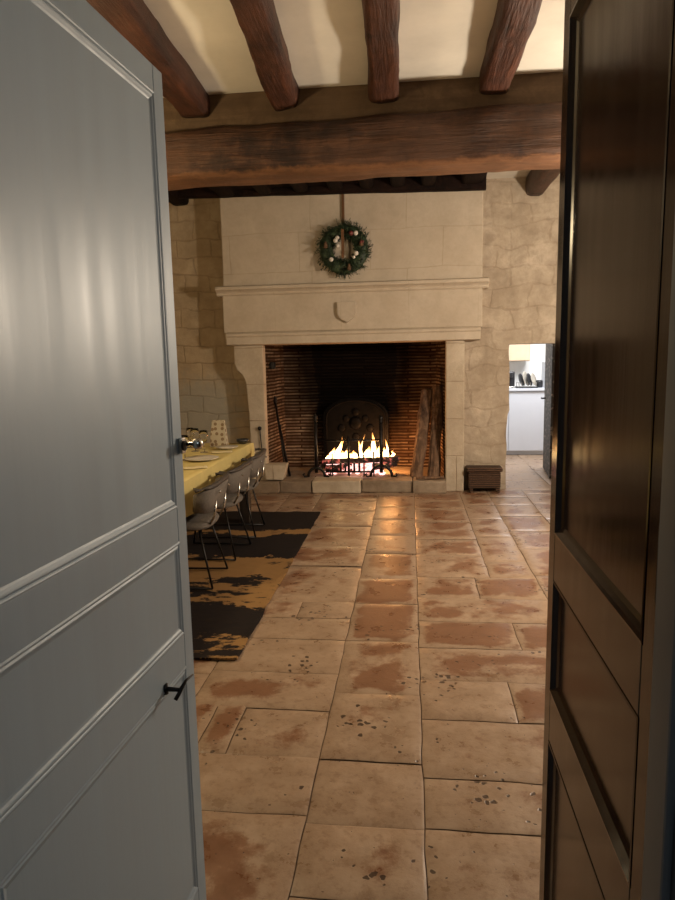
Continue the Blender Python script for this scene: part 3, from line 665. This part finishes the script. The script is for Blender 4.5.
# logs leaning at the right of the hearth
def split_log(x0, y0, x1, y1, zt, wd, dp, label, seed):
    bm = bmesh.new(); k = 22; rings = []
    for i in range(k + 1):
        t = i / k; cx = x0 + (x1 - x0) * t; cy = y0 + (y1 - y0) * t; z = HZ + 0.004 + (zt - HZ) * t
        prof = [(-.5, -.25), (-.32, -.5), (0.02, -.58), (.36, -.46), (.5, -.2), (.42, .15), (.12, .5), (-.22, .42)]
        wv = 1 + 0.12 * noise.noise(Vector((seed, t * 3.5, 0)))
        rings.append([bm.verts.new((cx + a * wd * wv, cy + c_ * dp * wv, z)) for a, c_ in prof])
    for a, c_ in zip(rings, rings[1:]):
        for q in range(8): bm.faces.new((a[q], a[(q + 1) % 8], c_[(q + 1) % 8], c_[q]))
    bm.faces.new(rings[0]); bm.faces.new(rings[-1])
    bmesh.ops.subdivide_edges(bm, edges=bm.edges, cuts=1, use_grid_fill=True)
    rough([v for v in bm.verts if v.co.z > HZ + .03], 0.014, 7, seed, (1, 1, .35)); rough([v for v in bm.verts if v.co.z > HZ + .03], 0.007, 22, seed, (1, 1, .3))
    o = obj('split_log', bm, M['bark'], loc=(x0, y0, HZ)); tag(o, label, 'log', 'tall logs leaning in the fireplace'); return o
split_log(0.065, 7.66, 0.205, 7.92, 1.14, 0.150, 0.13, 'tall split log leaning in fireplace, the one nearer the fire', 3)
split_log(0.265, 7.64, 0.332, 7.84, 1.18, 0.145, 0.13, 'tall split log leaning against the right jamb of the fireplace', 7)
o = log('kindling', (0.06, 7.44, HZ + .014), (0.375, 7.46, HZ + .022), 0.016, M['bark'], 'thin piece of bark lying on the hearth before the leaning logs', 15, seg=8, n=8)

# poker and hearth tools
pk = thing('poker', 'long black iron poker leaning against the left brick of the fireplace', 'poker', (-1.45, 7.62, HZ))
bm = bmesh.new(); tube(bm, [(-1.44, 7.66, HZ + .002), (-1.56, 7.80, 0.62), (-1.625, 7.88, 1.0)], 0.013, 8); obj('shaft', bm, M['iron'], pk, smooth=True)
bm = bmesh.new(); lathe(bm, [(0.014, 1.0), (0.026, 1.02), (0.022, 1.06), (0.012, 1.09)], -1.628, 7.883, 10); obj('handle', bm, M['iron'], pk, smooth=True)
tg = thing('fire_tongs', 'second black iron fire tool with forked shaft beside the poker', 'tongs', (-1.50, 7.60, HZ))
for dx in (0, 0.05):
    bm = bmesh.new(); tube(bm, [(-1.48 + dx, 7.66, HZ + .002), (-1.535 + dx * .6, 7.74, 0.48), (-1.56, 7.79, 0.72)], 0.009, 8); obj('arm', bm, M['iron'], tg, smooth=True)
bm = bmesh.new(); bmesh.ops.create_uvsphere(bm, u_segments=10, v_segments=8, radius=0.022, matrix=Matrix.Translation((-1.56, 7.79, 0.735))); obj('knob', bm, M['iron'], tg, smooth=True)
br = thing('hearth_brush', 'slim black hearth brush with round knob hung on the left jamb', 'brush', (-1.72, 7.45, 0.42))
bm = bmesh.new(); tube(bm, [(-1.715, 7.463, 0.44), (-1.735, 7.463, 0.73)], 0.006, 8); obj('handle', bm, M['blackwire'], br, smooth=True)
bm = bmesh.new(); bmesh.ops.create_uvsphere(bm, u_segments=10, v_segments=8, radius=0.024, matrix=Matrix.Translation((-1.736, 7.462, 0.745))); obj('knob', bm, M['blackwire'], br, smooth=True)
bk = obj('wall_bracket', B(-1.648, -1.59, 7.72, 7.80, 1.42, 1.50), M['iron'], bevel=0.008, loc=(-1.62, 7.76, 1.42)); tag(bk, 'small dark iron bracket fixed high in the left brick of the fireplace', 'bracket')
bm = bmesh.new(); vs = grid_box(bm, -1.67, -1.47, 7.40, 7.60, HZ + .002, 0.325, 6, 6, 5)
for v in vs: v.co.x += (v.co.z - HZ) * (0.25 if v.co.x > -1.57 else -0.1)
rough([v for v in vs if v.co.z > HZ + .01], 0.012, 6, 4)
tag(obj('stone_block', bm, M['jamb_stone'], bevel=.01, loc=(-1.57, 7.5, HZ)), 'rough pale stone block standing on the hearth by the left jamb', 'stone')

# wicker hamper by the right jamb
hp = thing('wicker_hamper', 'low brown wicker hamper on short feet against the rubble wall', 'basket', (0.83, 7.52, 0))
def wick():
    m, nt, b = newmat('wicker', 0.7)
    wv = N(nt, 'ShaderNodeTexWave', wave_type='BANDS', bands_direction='Z'); wv.inputs['Scale'].default_value = 13; wv.inputs['Distortion'].default_value = 2.5; wv.inputs['Detail Scale'].default_value = 14
    nt.links.new(coords(nt), wv.inputs['Vector'])
    base(nt, b, ramp(nt, wv.outputs['Fac'], [(0.2, (0.035, 0.017, 0.009)), (0.8, (0.13, 0.065, 0.034))])); bump(nt, b, wv.outputs['Fac'], 0.8, 0.02); return m
M['wicker'] = wick()
bm = bmesh.new(); box(bm, 0.645, 1.00, 7.40, 7.595, 0.055, 0.235); obj('body', bm, M['wicker'], hp, bevel=0.012)
bm = bmesh.new(); box(bm, 0.625, 1.02, 7.385, 7.60, 0.237, 0.285); obj('lid', bm, M['wicker'], hp, bevel=0.014)
for x in (0.665, 0.965):
    for y in (7.415, 7.56):
        obj('foot', B(x, x + .03, y, y + .03, 0.002, 0.06), M['wicker'], hp, bevel=.004)

# ------------------------------------------------------------------ wreath
wr = thing('wreath', 'green fir wreath with white baubles hung on the chimney hood', 'wreath', (-0.705, 7.39, 2.70))
mg, nt, b = newmat('fir_needles', 0.6); base(nt, b, ramp(nt, noise_n(nt, coords(nt), 18, 4), [(0.3, (0.012, 0.022, 0.012)), (0.65, (0.045, 0.075, 0.032)), (0.8, (0.10, 0.09, 0.03))]))
bm = bmesh.new(); rw = random.Random(8)
WX, WY, WZ, WR = -0.705, 7.375, 2.70, 0.195
for i in range(680):
    a = rw.uniform(0, 2 * PI); rr = WR + rw.uniform(-.10, .07); c = Vector((WX + rr * math.cos(a), WY + rw.uniform(-.055, .045), WZ + rr * math.sin(a) * 0.97))
    d = Vector((math.cos(a + rw.uniform(-.2, 1.5)) * 1.0, rw.uniform(-.55, .3), math.sin(a + rw.uniform(-.2, 1.5)))).normalized()
    L = rw.uniform(.05, .085)
    s = d.orthogonal().normalized(); u = d.cross(s)
    for k in range(11):
        p = c + d * (L * k / 11); an = rw.uniform(0, 2 * PI); nd = (d * 0.8 + s * math.cos(an) + u * math.sin(an)).normalized() * rw.uniform(.018, .032)
        wdv = d.cross(nd).normalized() * 0.0042
        e = p + nd
        if e.y > YF - 0.004: continue
        va, vb, vc = bm.verts.new(p - wdv), bm.verts.new(p + wdv), bm.verts.new(e); bm.faces.new((va, vb, vc))
obj('foliage', bm, mg, wr)
bm = bmesh.new(); tube(bm, [(WX + WR * math.cos(t * PI / 16), WY + .01, WZ + WR * math.sin(t * PI / 16)) for t in range(32)], 0.07, 10, closed=True)
rough(list(bm.verts), .02, 16, 2)
for v in bm.verts: v.co.y = min(WY + .01 + (v.co.y - WY - .01) * .6, YF - .006)
obj('ring', bm, mg, wr, smooth=True)
M['bauble'] = plain_mat('white_bauble', (0.68, 0.62, 0.55), 0.35, 0.06, 6); M['berry'] = plain_mat('red_berry', (0.16, 0.035, 0.03), 0.4, 0.2, 6)
M['cone'] = plain_mat('pine_cone', (0.13, 0.07, 0.035), 0.8, 0.4, 30, bstr=0.5)
for dx, dz, r, mm, nm in ((-.085, .085, .026, 'bauble', 'bauble'), (-.065, .115, .022, 'bauble', 'bauble'), (.135, .155, .026, 'bauble', 'bauble'), (.135, -.055, .026, 'bauble', 'bauble'),
        (.11, -.095, .017, 'bauble', 'bauble'), (-.135, -.11, .024, 'bauble', 'bauble'), (.085, .155, .026, 'berry', 'berry'), (-.06, .03, .02, 'bauble', 'bauble'), (.19, .06, .014, 'berry', 'berry'), (.21, .065, .013, 'berry', 'berry')):
    bm = bmesh.new(); bmesh.ops.create_uvsphere(bm, u_segments=14, v_segments=10, radius=r, matrix=Matrix.Translation((WX + dx, WY - 0.075, WZ + dz)))
    obj(nm, bm, M[mm], wr, smooth=True)
for a in (2.9, 5.0, 0.3):
    bm = bmesh.new(); cc = (WX + .2 * math.cos(a), WY - .055, WZ + .2 * math.sin(a))
    lathe(bm, [(0.006, cc[2] - .04), (.022, cc[2] - .03), (.024, cc[2] - .015), (.018, cc[2] + .01), (.006, cc[2] + .035)], cc[0], cc[1], 9); obj('pine_cone', bm, M['cone'], wr)
M['ribbon'] = plain_mat('brown_ribbon', (0.13, 0.055, 0.017), 0.6, 0.15, 12)
bm = bmesh.new(); box(bm, -0.728, -0.700, 7.425, 7.432, 2.90, 3.32); box(bm, -0.728, -0.698, 7.29, 7.297, 2.60, 2.90)
vsb = bm.verts[:]; box(bm, -0.728, -0.70, 7.297, 7.43, 2.895, 2.902)
obj('ribbon', bm, M['ribbon'], wr, bevel=.002)

# ------------------------------------------------------------------ rug
bm = bmesh.new(); vs = grid_box(bm, -2.95, -0.90, 3.145, 6.40, 0.003, 0.014, 60, 90, 1)
for v in vs:
    if v.co.y > 6.39 or v.co.y < 3.15 or v.co.x > -.91: v.co += noise.noise_vector(Vector((v.co.x * 8, v.co.y * 8, 0))) * 0.008 * 1; v.co.z = max(v.co.z, .003)
tag(obj('rug', bm, M['rug'], loc=(-1.0, 3.145, 0.003)), 'navy and tan abstract rug on the flagstones under the dining chairs', 'rug')

# ------------------------------------------------------------------ dining table
tb = thing('dining_table', 'long dining table with dark legs along the left side', 'table', (-2.0, 4.6, 0.012))
obj('tabletop', B(-2.46, -1.49, 3.0, 6.06, 0.70, 0.752), M['table_wood'], tb, bevel=.004)
for x in (-2.40, -1.60):
    for y in (3.1, 5.925): obj('leg', B(x, x + .09, y, y + .09, 0.016, 0.70), M['table_wood'], tb, bevel=.004)
bm = bmesh.new()                                                 # cloth with soft drops
nx, ny = 26, 60
def cl(u, v):
    x = -2.48 + 1.01 * u; y = 2.98 + 3.10 * v; z = 0.7565
    return x, y, z
vs = grid_box(bm, -2.475, -1.475, 2.985, 6.075, 0.755, 0.758, 20, 60, 1)
def drop(side):
    P = []
    if side == 'r': line = [(-1.475, 2.985 + 3.09 * i / 90) for i in range(91)]; nrm = (1, 0)
    elif side == 'l': line = [(-2.475, 2.985 + 3.09 * i / 90) for i in range(91)]; nrm = (-1, 0)
    elif side == 'f': line = [(-2.475 + i / 40, 6.075) for i in range(41)]; nrm = (0, 1)
    else: line = [(-2.475 + i / 40, 2.985) for i in range(41)]; nrm = (0, -1)
    rows = []
    for k in range(8):
        t = k / 7; row = []
        for (x, y) in line:
            w_ = t * (0.012 + 0.014 * math.sin((x + y) * 9) * t + 0.008 * noise.noise(Vector((x * 5, y * 5, t))))
            row.append(bm.verts.new((x + nrm[0] * w_, y + nrm[1] * w_, 0.757 - 0.24 * t)))
        rows.append(row)
    for a, c_ in zip(rows, rows[1:]):
        for q in range(len(line) - 1): bm.faces.new((a[q], a[q + 1], c_[q + 1], c_[q]))
for s in 'rlfb': drop(s)
o = obj('tablecloth', bm, M['cloth'], smooth=True, loc=(-2.0, 4.6, 0.755)); tag(o, 'yellow tablecloth draped over the dining table', 'tablecloth')
TZ = 0.7595

# ------------------------------------------------------------------ chairs
def make_chair():
    t = thing('dining_chair', '', 'chair', (0, 0, 0), 'grey tub chairs along the table')   # faces -x, back at +x
    bm = bmesh.new()
    prof = [(0.0, .405), (.20, .405), (.232, .415), (.24, .432), (.232, .448), (.20, .458), (0.0, .462)]
    n = 40
    rings = []
    for r, z in prof:
        ring = []
        for k in range(n):
            a = 2 * PI * k / n; e = 0.62
            cx = math.copysign(abs(math.cos(a)) ** e, math.cos(a)); cy = math.copysign(abs(math.sin(a)) ** e, math.sin(a))
            ring.append(bm.verts.new((max(r, .002) * cx * 0.98, max(r, .002) * cy, z)))
        rings.append(ring)
    for a, c_ in zip(rings, rings[1:]):
        for k in range(n): bm.faces.new((a[k], a[(k + 1) % n], c_[(k + 1) % n], c_[k]))
    bm.faces.new(rings[0]); bm.faces.new(rings[-1])
    obj('seat', bm, M['fabric'], t, smooth=True)
    def band(z0, z1, th, r0, r1, amin, amax, out=0.0):
        bm = bmesh.new(); n = 36; rows = []
        for i in range(n + 1):
            f = i / n; a = -amax + 2 * amax * f
            fall = (abs(a) / amax) ** 3
            zz0 = z0 + 0.02 * fall; zz1 = z1 - 0.03 * fall
            c_, s_ = math.cos(a), math.sin(a); ex = 0.42
            ux = math.copysign(abs(c_) ** ex, c_); uy = math.copysign(abs(s_) ** ex, s_)
            row = []
            for (rr, z) in ((r0, zz0), (r0 + th * .5, zz0 - .004), (r0 + th, zz0), (r1 + th, zz1), (r1 + th * .5, zz1 + .006), (r1, zz1)):
                row.append(bm.verts.new((ux * (rr + out), uy * (rr + out) * 1.12, z)))
            rows.append(row)
        for a, c_ in zip(rows, rows[1:]):
            for k in range(6): bm.faces.new((a[k], a[(k + 1) % 6], c_[(k + 1) % 6], c_[k]))
        bm.faces.new(rows[0]); bm.faces.new(rows[-1]); return bm
    bk = obj('backrest', band(.535, .700, .030, .232, .262, 0, 1.22), M['fabric'], t, smooth=True)
    obj('top_trim', band(.699, .722, .036, .259, .263, 0, 1.2), M['fabric_dark'], t, smooth=True)
    for y in (-.13, .13):
        bm = bmesh.new(); tube(bm, [(.225, y, .44), (.262, y * 1.02, .50), (.275, y * 1.02, .60)], .008, 6); obj('back_support', bm, M['chrome'], t, smooth=True)
        bm = bmesh.new(); bmesh.ops.create_uvsphere(bm, u_segments=8, v_segments=6, radius=.009, matrix=Matrix.Translation((.301 if abs(y) < .2 else .3, y, .66))); obj('stud', bm, M['chrome'], t, smooth=True)
    for s in (-1, 1):
        bm = bmesh.new(); tube(bm, [(.15, s * .14, .41), (.245, s * .215, .016)], .0075, 8); obj('leg', bm, M['blackwire'], t, smooth=True)
        bm = bmesh.new(); tube(bm, [(-.15, s * .14, .41), (-.245, s * .215, .016)], .0075, 8); obj('leg', bm, M['blackwire'], t, smooth=True)
        bm = bmesh.new(); tube(bm, [(.245, s * .215, .0165), (-.245, s * .215, .0165)], .0075, 8); obj('runner', bm, M['blackwire'], t, smooth=True)
    bm = bmesh.new(); tube(bm, [(.15, -.14, .405), (.15, .14, .405)], .0075, 6); obj('crossbar', bm, M['blackwire'], t, smooth=True)
    return t
ch = make_chair()
spots = [(-1.575, 4.33, 0.04, 'grey tub dining chair nearest the blue door edge'),
         (-1.57, 4.98, -0.03, 'middle grey tub dining chair on the aisle side of the table'),
         (-1.58, 5.60, 0.04, 'grey tub dining chair nearest the fireplace')]
for i, (x, y, a, lab) in enumerate(spots):
    if i == 0: ch.location = (x, y, 0.012); ch.rotation_euler = (0, 0, a); ch['label'] = lab
    else: dup(ch, (x, y, 0.012), a, lab)

# ------------------------------------------------------------------ things on the table
def wineglass(x, y, label, s=1.0):
    t = thing('wine_glass', label, 'glass', (x, y, TZ), 'wine glasses on the yellow tablecloth')
    bm = bmesh.new(); lathe(bm, [(.034 * s, TZ + .001), (.033 * s, TZ + .004), (.005, TZ + .010)], x, y, 18); obj('base', bm, M['glass'], t, smooth=True)
    bm = bmesh.new(); tube(bm, [(x, y, TZ + .009), (x, y, TZ + .082 * s)], .004, 8); obj('stem', bm, M['glass'], t, smooth=True)
    bm = bmesh.new(); z = TZ + .080 * s
    lathe(bm, [(.004, z), (.026 * s, z + .016 * s), (.037 * s, z + .042 * s), (.036 * s, z + .07 * s), (.030 * s, z + .10 * s), (.0285 * s, z + .10 * s), (.0345 * s, z + .07 * s), (.0355 * s, z + .042 * s), (.025 * s, z + .018 * s), (.003, z + .004)], x, y, 20, False)
    obj('bowl', bm, M['glass'], t, smooth=True)
wineglass(-1.78, 5.02, 'clear wine glass closest to the blue door latch', 1.1)
wineglass(-1.86, 5.52, 'clear wine glass left of the spotted bag, behind the plate', 1.1)
wineglass(-1.76, 5.45, 'clear wine glass right behind the white plate', 1.05)
wineglass(-1.98, 5.75, 'clear wine glass at far side of the table near the wall', 1.0)
def plate(x, y, r, label):
    bm = bmesh.new(); lathe(bm, [(r * .55, TZ), (r * .62, TZ + .004), (r, TZ + .018), (r * .995, TZ + .021), (r * .62, TZ + .009), (.001, TZ + .007)], x, y, 36); o = obj('plate', bm, M['porcelain'], smooth=True, loc=(x, y, TZ)); return tag(o, label, 'plate', 'plates on the yellow tablecloth')
plate(-1.645, 5.02, .135, 'pale plate near the middle chair on yellow tablecloth'); plate(-1.62, 5.66, .10, 'pale plate at the far end of the table')
plate(-1.70, 4.20, .135, 'pale plate in front of the nearest chair')
def napkin(x, y, a, label):
    bm = bmesh.new(); vs = grid_box(bm, -.09, .09, -.035, .035, 0, .008, 8, 4, 1)
    for v in vs: v.co.z += .006 * noise.noise(v.co * 20) + .006; v.co = Matrix.Rotation(a, 4, 'Z') @ v.co + Vector((x, y, TZ - .002)); v.co.z = max(v.co.z, TZ)
    o = obj('napkin', bm, M['paper'], smooth=True, loc=(x, y, TZ)); tag(o, label, 'napkin', 'folded napkins on the table')
napkin(-1.57, 4.62, 0.5, 'folded ochre napkin near the blue door on the tablecloth'); napkin(-1.60, 5.42, 0.3, 'folded ochre napkin at the far end of the table')
# spotted gift bag
def spot_mat():
    m, nt, b = newmat('spotted_paper', 0.7)
    v = N(nt, 'ShaderNodeTexVoronoi', voronoi_dimensions='2D'); v.inputs['Scale'].default_value = 21; v.inputs['Randomness'].default_value = 0.5; nt.links.new(coords(nt, kind='UV'), v.inputs['Vector'])
    base(nt, b, ramp(nt, v.outputs['Distance'], [(0.28, (0.20, 0.13, 0.07)), (0.34, (0.42, 0.36, 0.26))])); return m
bm = bmesh.new(); vs = grid_box(bm, -1.815, -1.655, 5.78, 5.86, TZ + .001, 1.0, 4, 3, 6)
for v in vs:
    t = (v.co.z - TZ) / .26; v.co.x += (-1.735 - v.co.x) * 0.3 * t; v.co.y += (5.82 - v.co.y) * .75 * t; v.co += noise.noise_vector(v.co * 12) * .006; v.co.z = max(v.co.z, TZ + .001)
tag(obj('gift_bag', bm, spot_mat(), bevel=.004, loc=(-1.735, 5.82, TZ)), 'pale paper bag with brown spots standing on the table', 'bag')
bm = bmesh.new(); lathe(bm, [(.03, TZ + .001), (.055, TZ + .025), (.06, TZ + .045), (.054, TZ + .045), (.03, TZ + .012)], -1.56, 5.99, 20); tag(obj('bowl', bm, M['dark_bits'], smooth=True, loc=(-1.56, 5.99, TZ)), 'small dark bowl at the far corner of the table', 'bowl')

# ------------------------------------------------------------------ doors
MP = {1: [(-.002, -.004), (-.002, .0003), (.002, .0017), (.005, .0008), (.007, -.0008), (.011, .0008), (.0145, .0), (.019, -.0026), (.024, -.0041)],
      -1: [(-.002, -.012), (-.002, .001), (.002, .0015), (.006, -.003), (.012, -.009), (.020, -.0122)]}
REC = {1: 0.004, -1: 0.012}
def panelled(root, Wd, Hh, th, side, m, panels, stile_seg):
    """door in local frame: free edge at y=0, hinge at y=-Wd, face at x=0 looking along `side`; panels sunk and moulded"""
    s = side; bm = bmesh.new()
    ys = sorted({0, -Wd} | {p[0] for p in panels} | {p[1] for p in panels}); 
    y0, y1 = panels[0][0], panels[0][1]
    box(bm, min(0, -s * th), max(0, -s * th), -Wd, y0, 0, Hh); box(bm, min(0, -s * th), max(0, -s * th), y1, 0, 0, Hh)
    zs = [0] + [z for p in panels for z in p[2:4]] + [Hh]
    for a, c_ in zip(zs[0::2], zs[1::2]): box(bm, min(0, -s * th), max(0, -s * th), y0, y1, a, c_)
    obj('door_frame', bm, m, root, bevel=.0025)
    for (a, c_, z0, z1) in panels:
        bm = bmesh.new(); dx = -s * REC[side]
        box(bm, min(dx, -s * (th - REC[side])), max(dx, -s * (th - REC[side])), a - .005, c_ + .005, z0 - .005, z1 + .005)
        obj('panel', bm, m, root)
        bm = bmesh.new()                                         # moulding: profile swept around the panel
        prof = MP[side]
        loops = []
        for d, h in prof:
            loops.append([bm.verts.new((s * h, yy, zz)) for yy, zz in ((a + d, z0 + d), (c_ - d, z0 + d), (c_ - d, z1 - d), (a + d, z1 - d))])
        for p_, q_ in zip(loops, loops[1:]):
            for k in range(4): bm.faces.new((p_[k], p_[(k + 1) % 4], q_[(k + 1) % 4], q_[k]))
        obj('moulding', bm, m, root)
# left blue-grey leaf
ld = thing('door_1', 'open blue-grey panelled door leaf on the left', 'door', (0, 0, 0), kind='structure')
panelled(ld, 0.83, 2.205, 0.042, 1, M['blue'], [(-0.775, -0.052, 0.12, 0.755), (-0.775, -0.052, 0.845, 1.085), (-0.775, -0.052, 1.175, 2.145)], 0)
bm = bmesh.new()                                                 # key: barrel, collar, curved bow
tube(bm, [(-.006, -.178, .760), (.040, -.178, .760)], [.0065, .0045], 8); ky = obj('key', bm, M['iron'], ld, smooth=True)
bm = bmesh.new(); tube(bm, [(.030, -.190, .740), (.036, -.180, .752), (.040, -.176, .762), (.046, -.160, .775), (.052, -.130, .776)], [.005, .005, .005, .0035, .002], 8); obj('key_bow', bm, M['iron'], ky, smooth=True)
bm = bmesh.new(); tube(bm, [(.001, -.178, .772), (.001, -.178, .748)], .007, 8); obj('escutcheon', bm, M['iron'], ld, smooth=True)
lt = bmesh.new(); box(lt, 0.0, .012, -.028, -.004, 1.305, 1.345); o = obj('latch_plate', lt, M['chrome'], ld, bevel=.003)
bm = bmesh.new(); tube(bm, [(.010, -.018, 1.325), (.016, -.018, 1.325)], .013, 14); obj('boss', bm, M['iron'], ld, smooth=False)
bm = bmesh.new(); tube(bm, [(.010, -.008, 1.328), (.030, -.006, 1.328), (.036, -.004, 1.328), (.050, -.003, 1.328), (.056, -.003, 1.328)], [.005, .005, .014, .014, .006], 12); obj('latch_knob', bm, M['chrome'], ld, smooth=True)
ld.location = (-0.575, 1.605, 0.012); ld.rotation_euler = (0, 0, -math.atan(0.0636))
# right dark leaf
rd = thing('door_2', 'open dark brown panelled door leaf on the right', 'door', (0, 0, 0), kind='structure')
panelled(rd, 0.645, 2.205, 0.042, -1, M['brown'], [(-0.575, -0.054, 0.12, 0.715), (-0.575, -0.054, 0.83, 1.07), (-0.575, -0.054, 1.172, 2.145)], 0)
bm = bmesh.new(); tube(bm, [(-0.003, -.641, 1.25), (-0.003, -.641, 1.34)], .008, 8); obj('hinge', bm, M['iron'], rd, smooth=True)
rd.location = (0.288, 1.402, 0.012); rd.rotation_euler = (0, 0.0035, -math.atan(0.005))
# door frame strip on the right jamb
bm = bmesh.new(); box(bm, 0.274, 0.285, 0.69, 0.751, 0, OZ)
tag(obj('trim_1', bm, M['grey_paint'], bevel=.004), 'dark grey door frame strip at the right edge', 'door frame', kind='structure')
# kitchen door: old studded plank door swung into the kitchen
kd = thing('door_3', 'dark studded old plank door standing open in the kitchen doorway', 'door', (1.69, 8.20, 0.01), kind='structure')
bm = bmesh.new()
for i in range(5):
    box(bm, 1.69, 1.735, 8.20 + i * .17, 8.20 + i * .17 + .166, 0.012, 1.66)
obj('planks', bm, M['studded'], kd, bevel=.006)
bm = bmesh.new(); tube(bm, [(1.688, 8.86, .955), (1.645, 8.86, .955), (1.635, 8.85, .96), (1.635, 8.75, .96)], .010, 8); obj('handle', bm, M['iron'], kd, smooth=True)
kd.rotation_euler = (0, 0, -math.atan(0.10))

# ------------------------------------------------------------------ kitchen
kc = thing('kitchen_counter', 'white kitchen base unit seen through the doorway', 'cabinet', (1.75, 10.4, 0))
obj('body', B(1.2, 2.05, 10.22, 10.84, 0.06, 0.98), M['white'], kc, bevel=.004)
obj('plinth', B(1.22, 2.03, 10.26, 10.82, 0.002, 0.06), M['white'], kc)
obj('door', B(1.485, 2.04, 10.20, 10.22, 0.07, 0.97), M['white'], kc, bevel=.003); obj('door', B(1.21, 1.48, 10.20, 10.22, 0.07, 0.97), M['white'], kc, bevel=.003)
obj('worktop', B(1.2, 2.07, 10.17, 10.845, 0.98, 1.015), M['white'], kc, bevel=.004)
uc = thing('wall_cabinet', 'pale beech wall cabinet above the kitchen counter', 'cabinet', (1.55, 10.65, 1.43))
obj('body', B(1.2, 1.835, 10.52, 10.848, 1.42, 2.2), M['beige'], uc, bevel=.004); obj('door', B(1.21, 1.825, 10.50, 10.52, 1.43, 2.19), M['beige'], uc, bevel=.004)
tc_ = thing('tall_cabinet', 'tall white kitchen unit at the right of the counter', 'cabinet', (2.35, 10.5, 0))
obj('body', B(2.08, 2.75, 10.22, 10.845, 0.004, 1.40), M['white'], tc_, bevel=.004); obj('door', B(2.09, 2.74, 10.20, 10.22, 0.05, 1.385), M['white'], tc_, bevel=.004)
dr = thing('dish_rack', 'dark dish rack on the kitchen counter', 'dish rack', (1.73, 10.42, 1.016))
bm = bmesh.new(); box(bm, 1.62, 1.92, 10.28, 10.55, 1.017, 1.035); obj('tray', bm, M['dark_bits'], dr, bevel=.004)
bm = bmesh.new()
for i in range(7): tube(bm, [(1.64 + i * .043, 10.30, 1.03), (1.64 + i * .043, 10.30, 1.10), (1.64 + i * .043, 10.53, 1.10), (1.64 + i * .043, 10.53, 1.03)], .004, 5)
obj('wires', bm, M['chrome'], dr)
for i, (x, r, mm, lb) in enumerate(((1.68, .10, 'dark_bits', 'dark plate leaning at the left of the dish rack'), (1.75, .115, 'porcelain', 'tall pale plate standing in the middle of the dish rack'), (1.80, .10, 'dark_bits', 'dark pan lid standing right of the pale plate'), (1.865, .10, 'porcelain', 'pale plate at the right end of the dish rack'))):
    bm = bmesh.new(); vs = lathe(bm, [(.002, 0), (r * .6, 0), (r, .018), (r, .022), (r * .6, .006), (.002, .006)], 0, 0, 24)
    for v in vs: v.co = Matrix.Translation((x, 10.42, 1.036 + r)) @ Matrix.Rotation(PI / 2 - .35, 4, 'Y') @ Matrix.Rotation(.5, 4, 'X') @ v.co
    tag(obj('drying_plate', bm, M[mm], smooth=True, loc=(x, 10.42, 1.036)), lb, 'plate', 'dishes drying in the rack')
cm = thing('coffee_machine', 'black coffee machine at the left end of the kitchen counter', 'coffee machine', (1.53, 10.45, 1.016))
obj('body', B(1.44, 1.60, 10.42, 10.62, 1.017, 1.27), M['dark_bits'], cm, bevel=.02); obj('spout', B(1.48, 1.56, 10.34, 10.42, 1.18, 1.26), M['dark_bits'], cm, bevel=.01); obj('drip_tray', B(1.46, 1.58, 10.32, 10.42, 1.017, 1.04), M['chrome'], cm, bevel=.004)
bm = bmesh.new(); lathe(bm, [(.05, 1.017), (.055, 1.10), (.05, 1.12), (.03, 1.13)], 1.97, 10.45, 18)
tag(obj('jar', bm, M['dark_bits'], smooth=True, loc=(1.97, 10.45, 1.017)), 'small dark jar at the right end of the kitchen counter', 'jar')
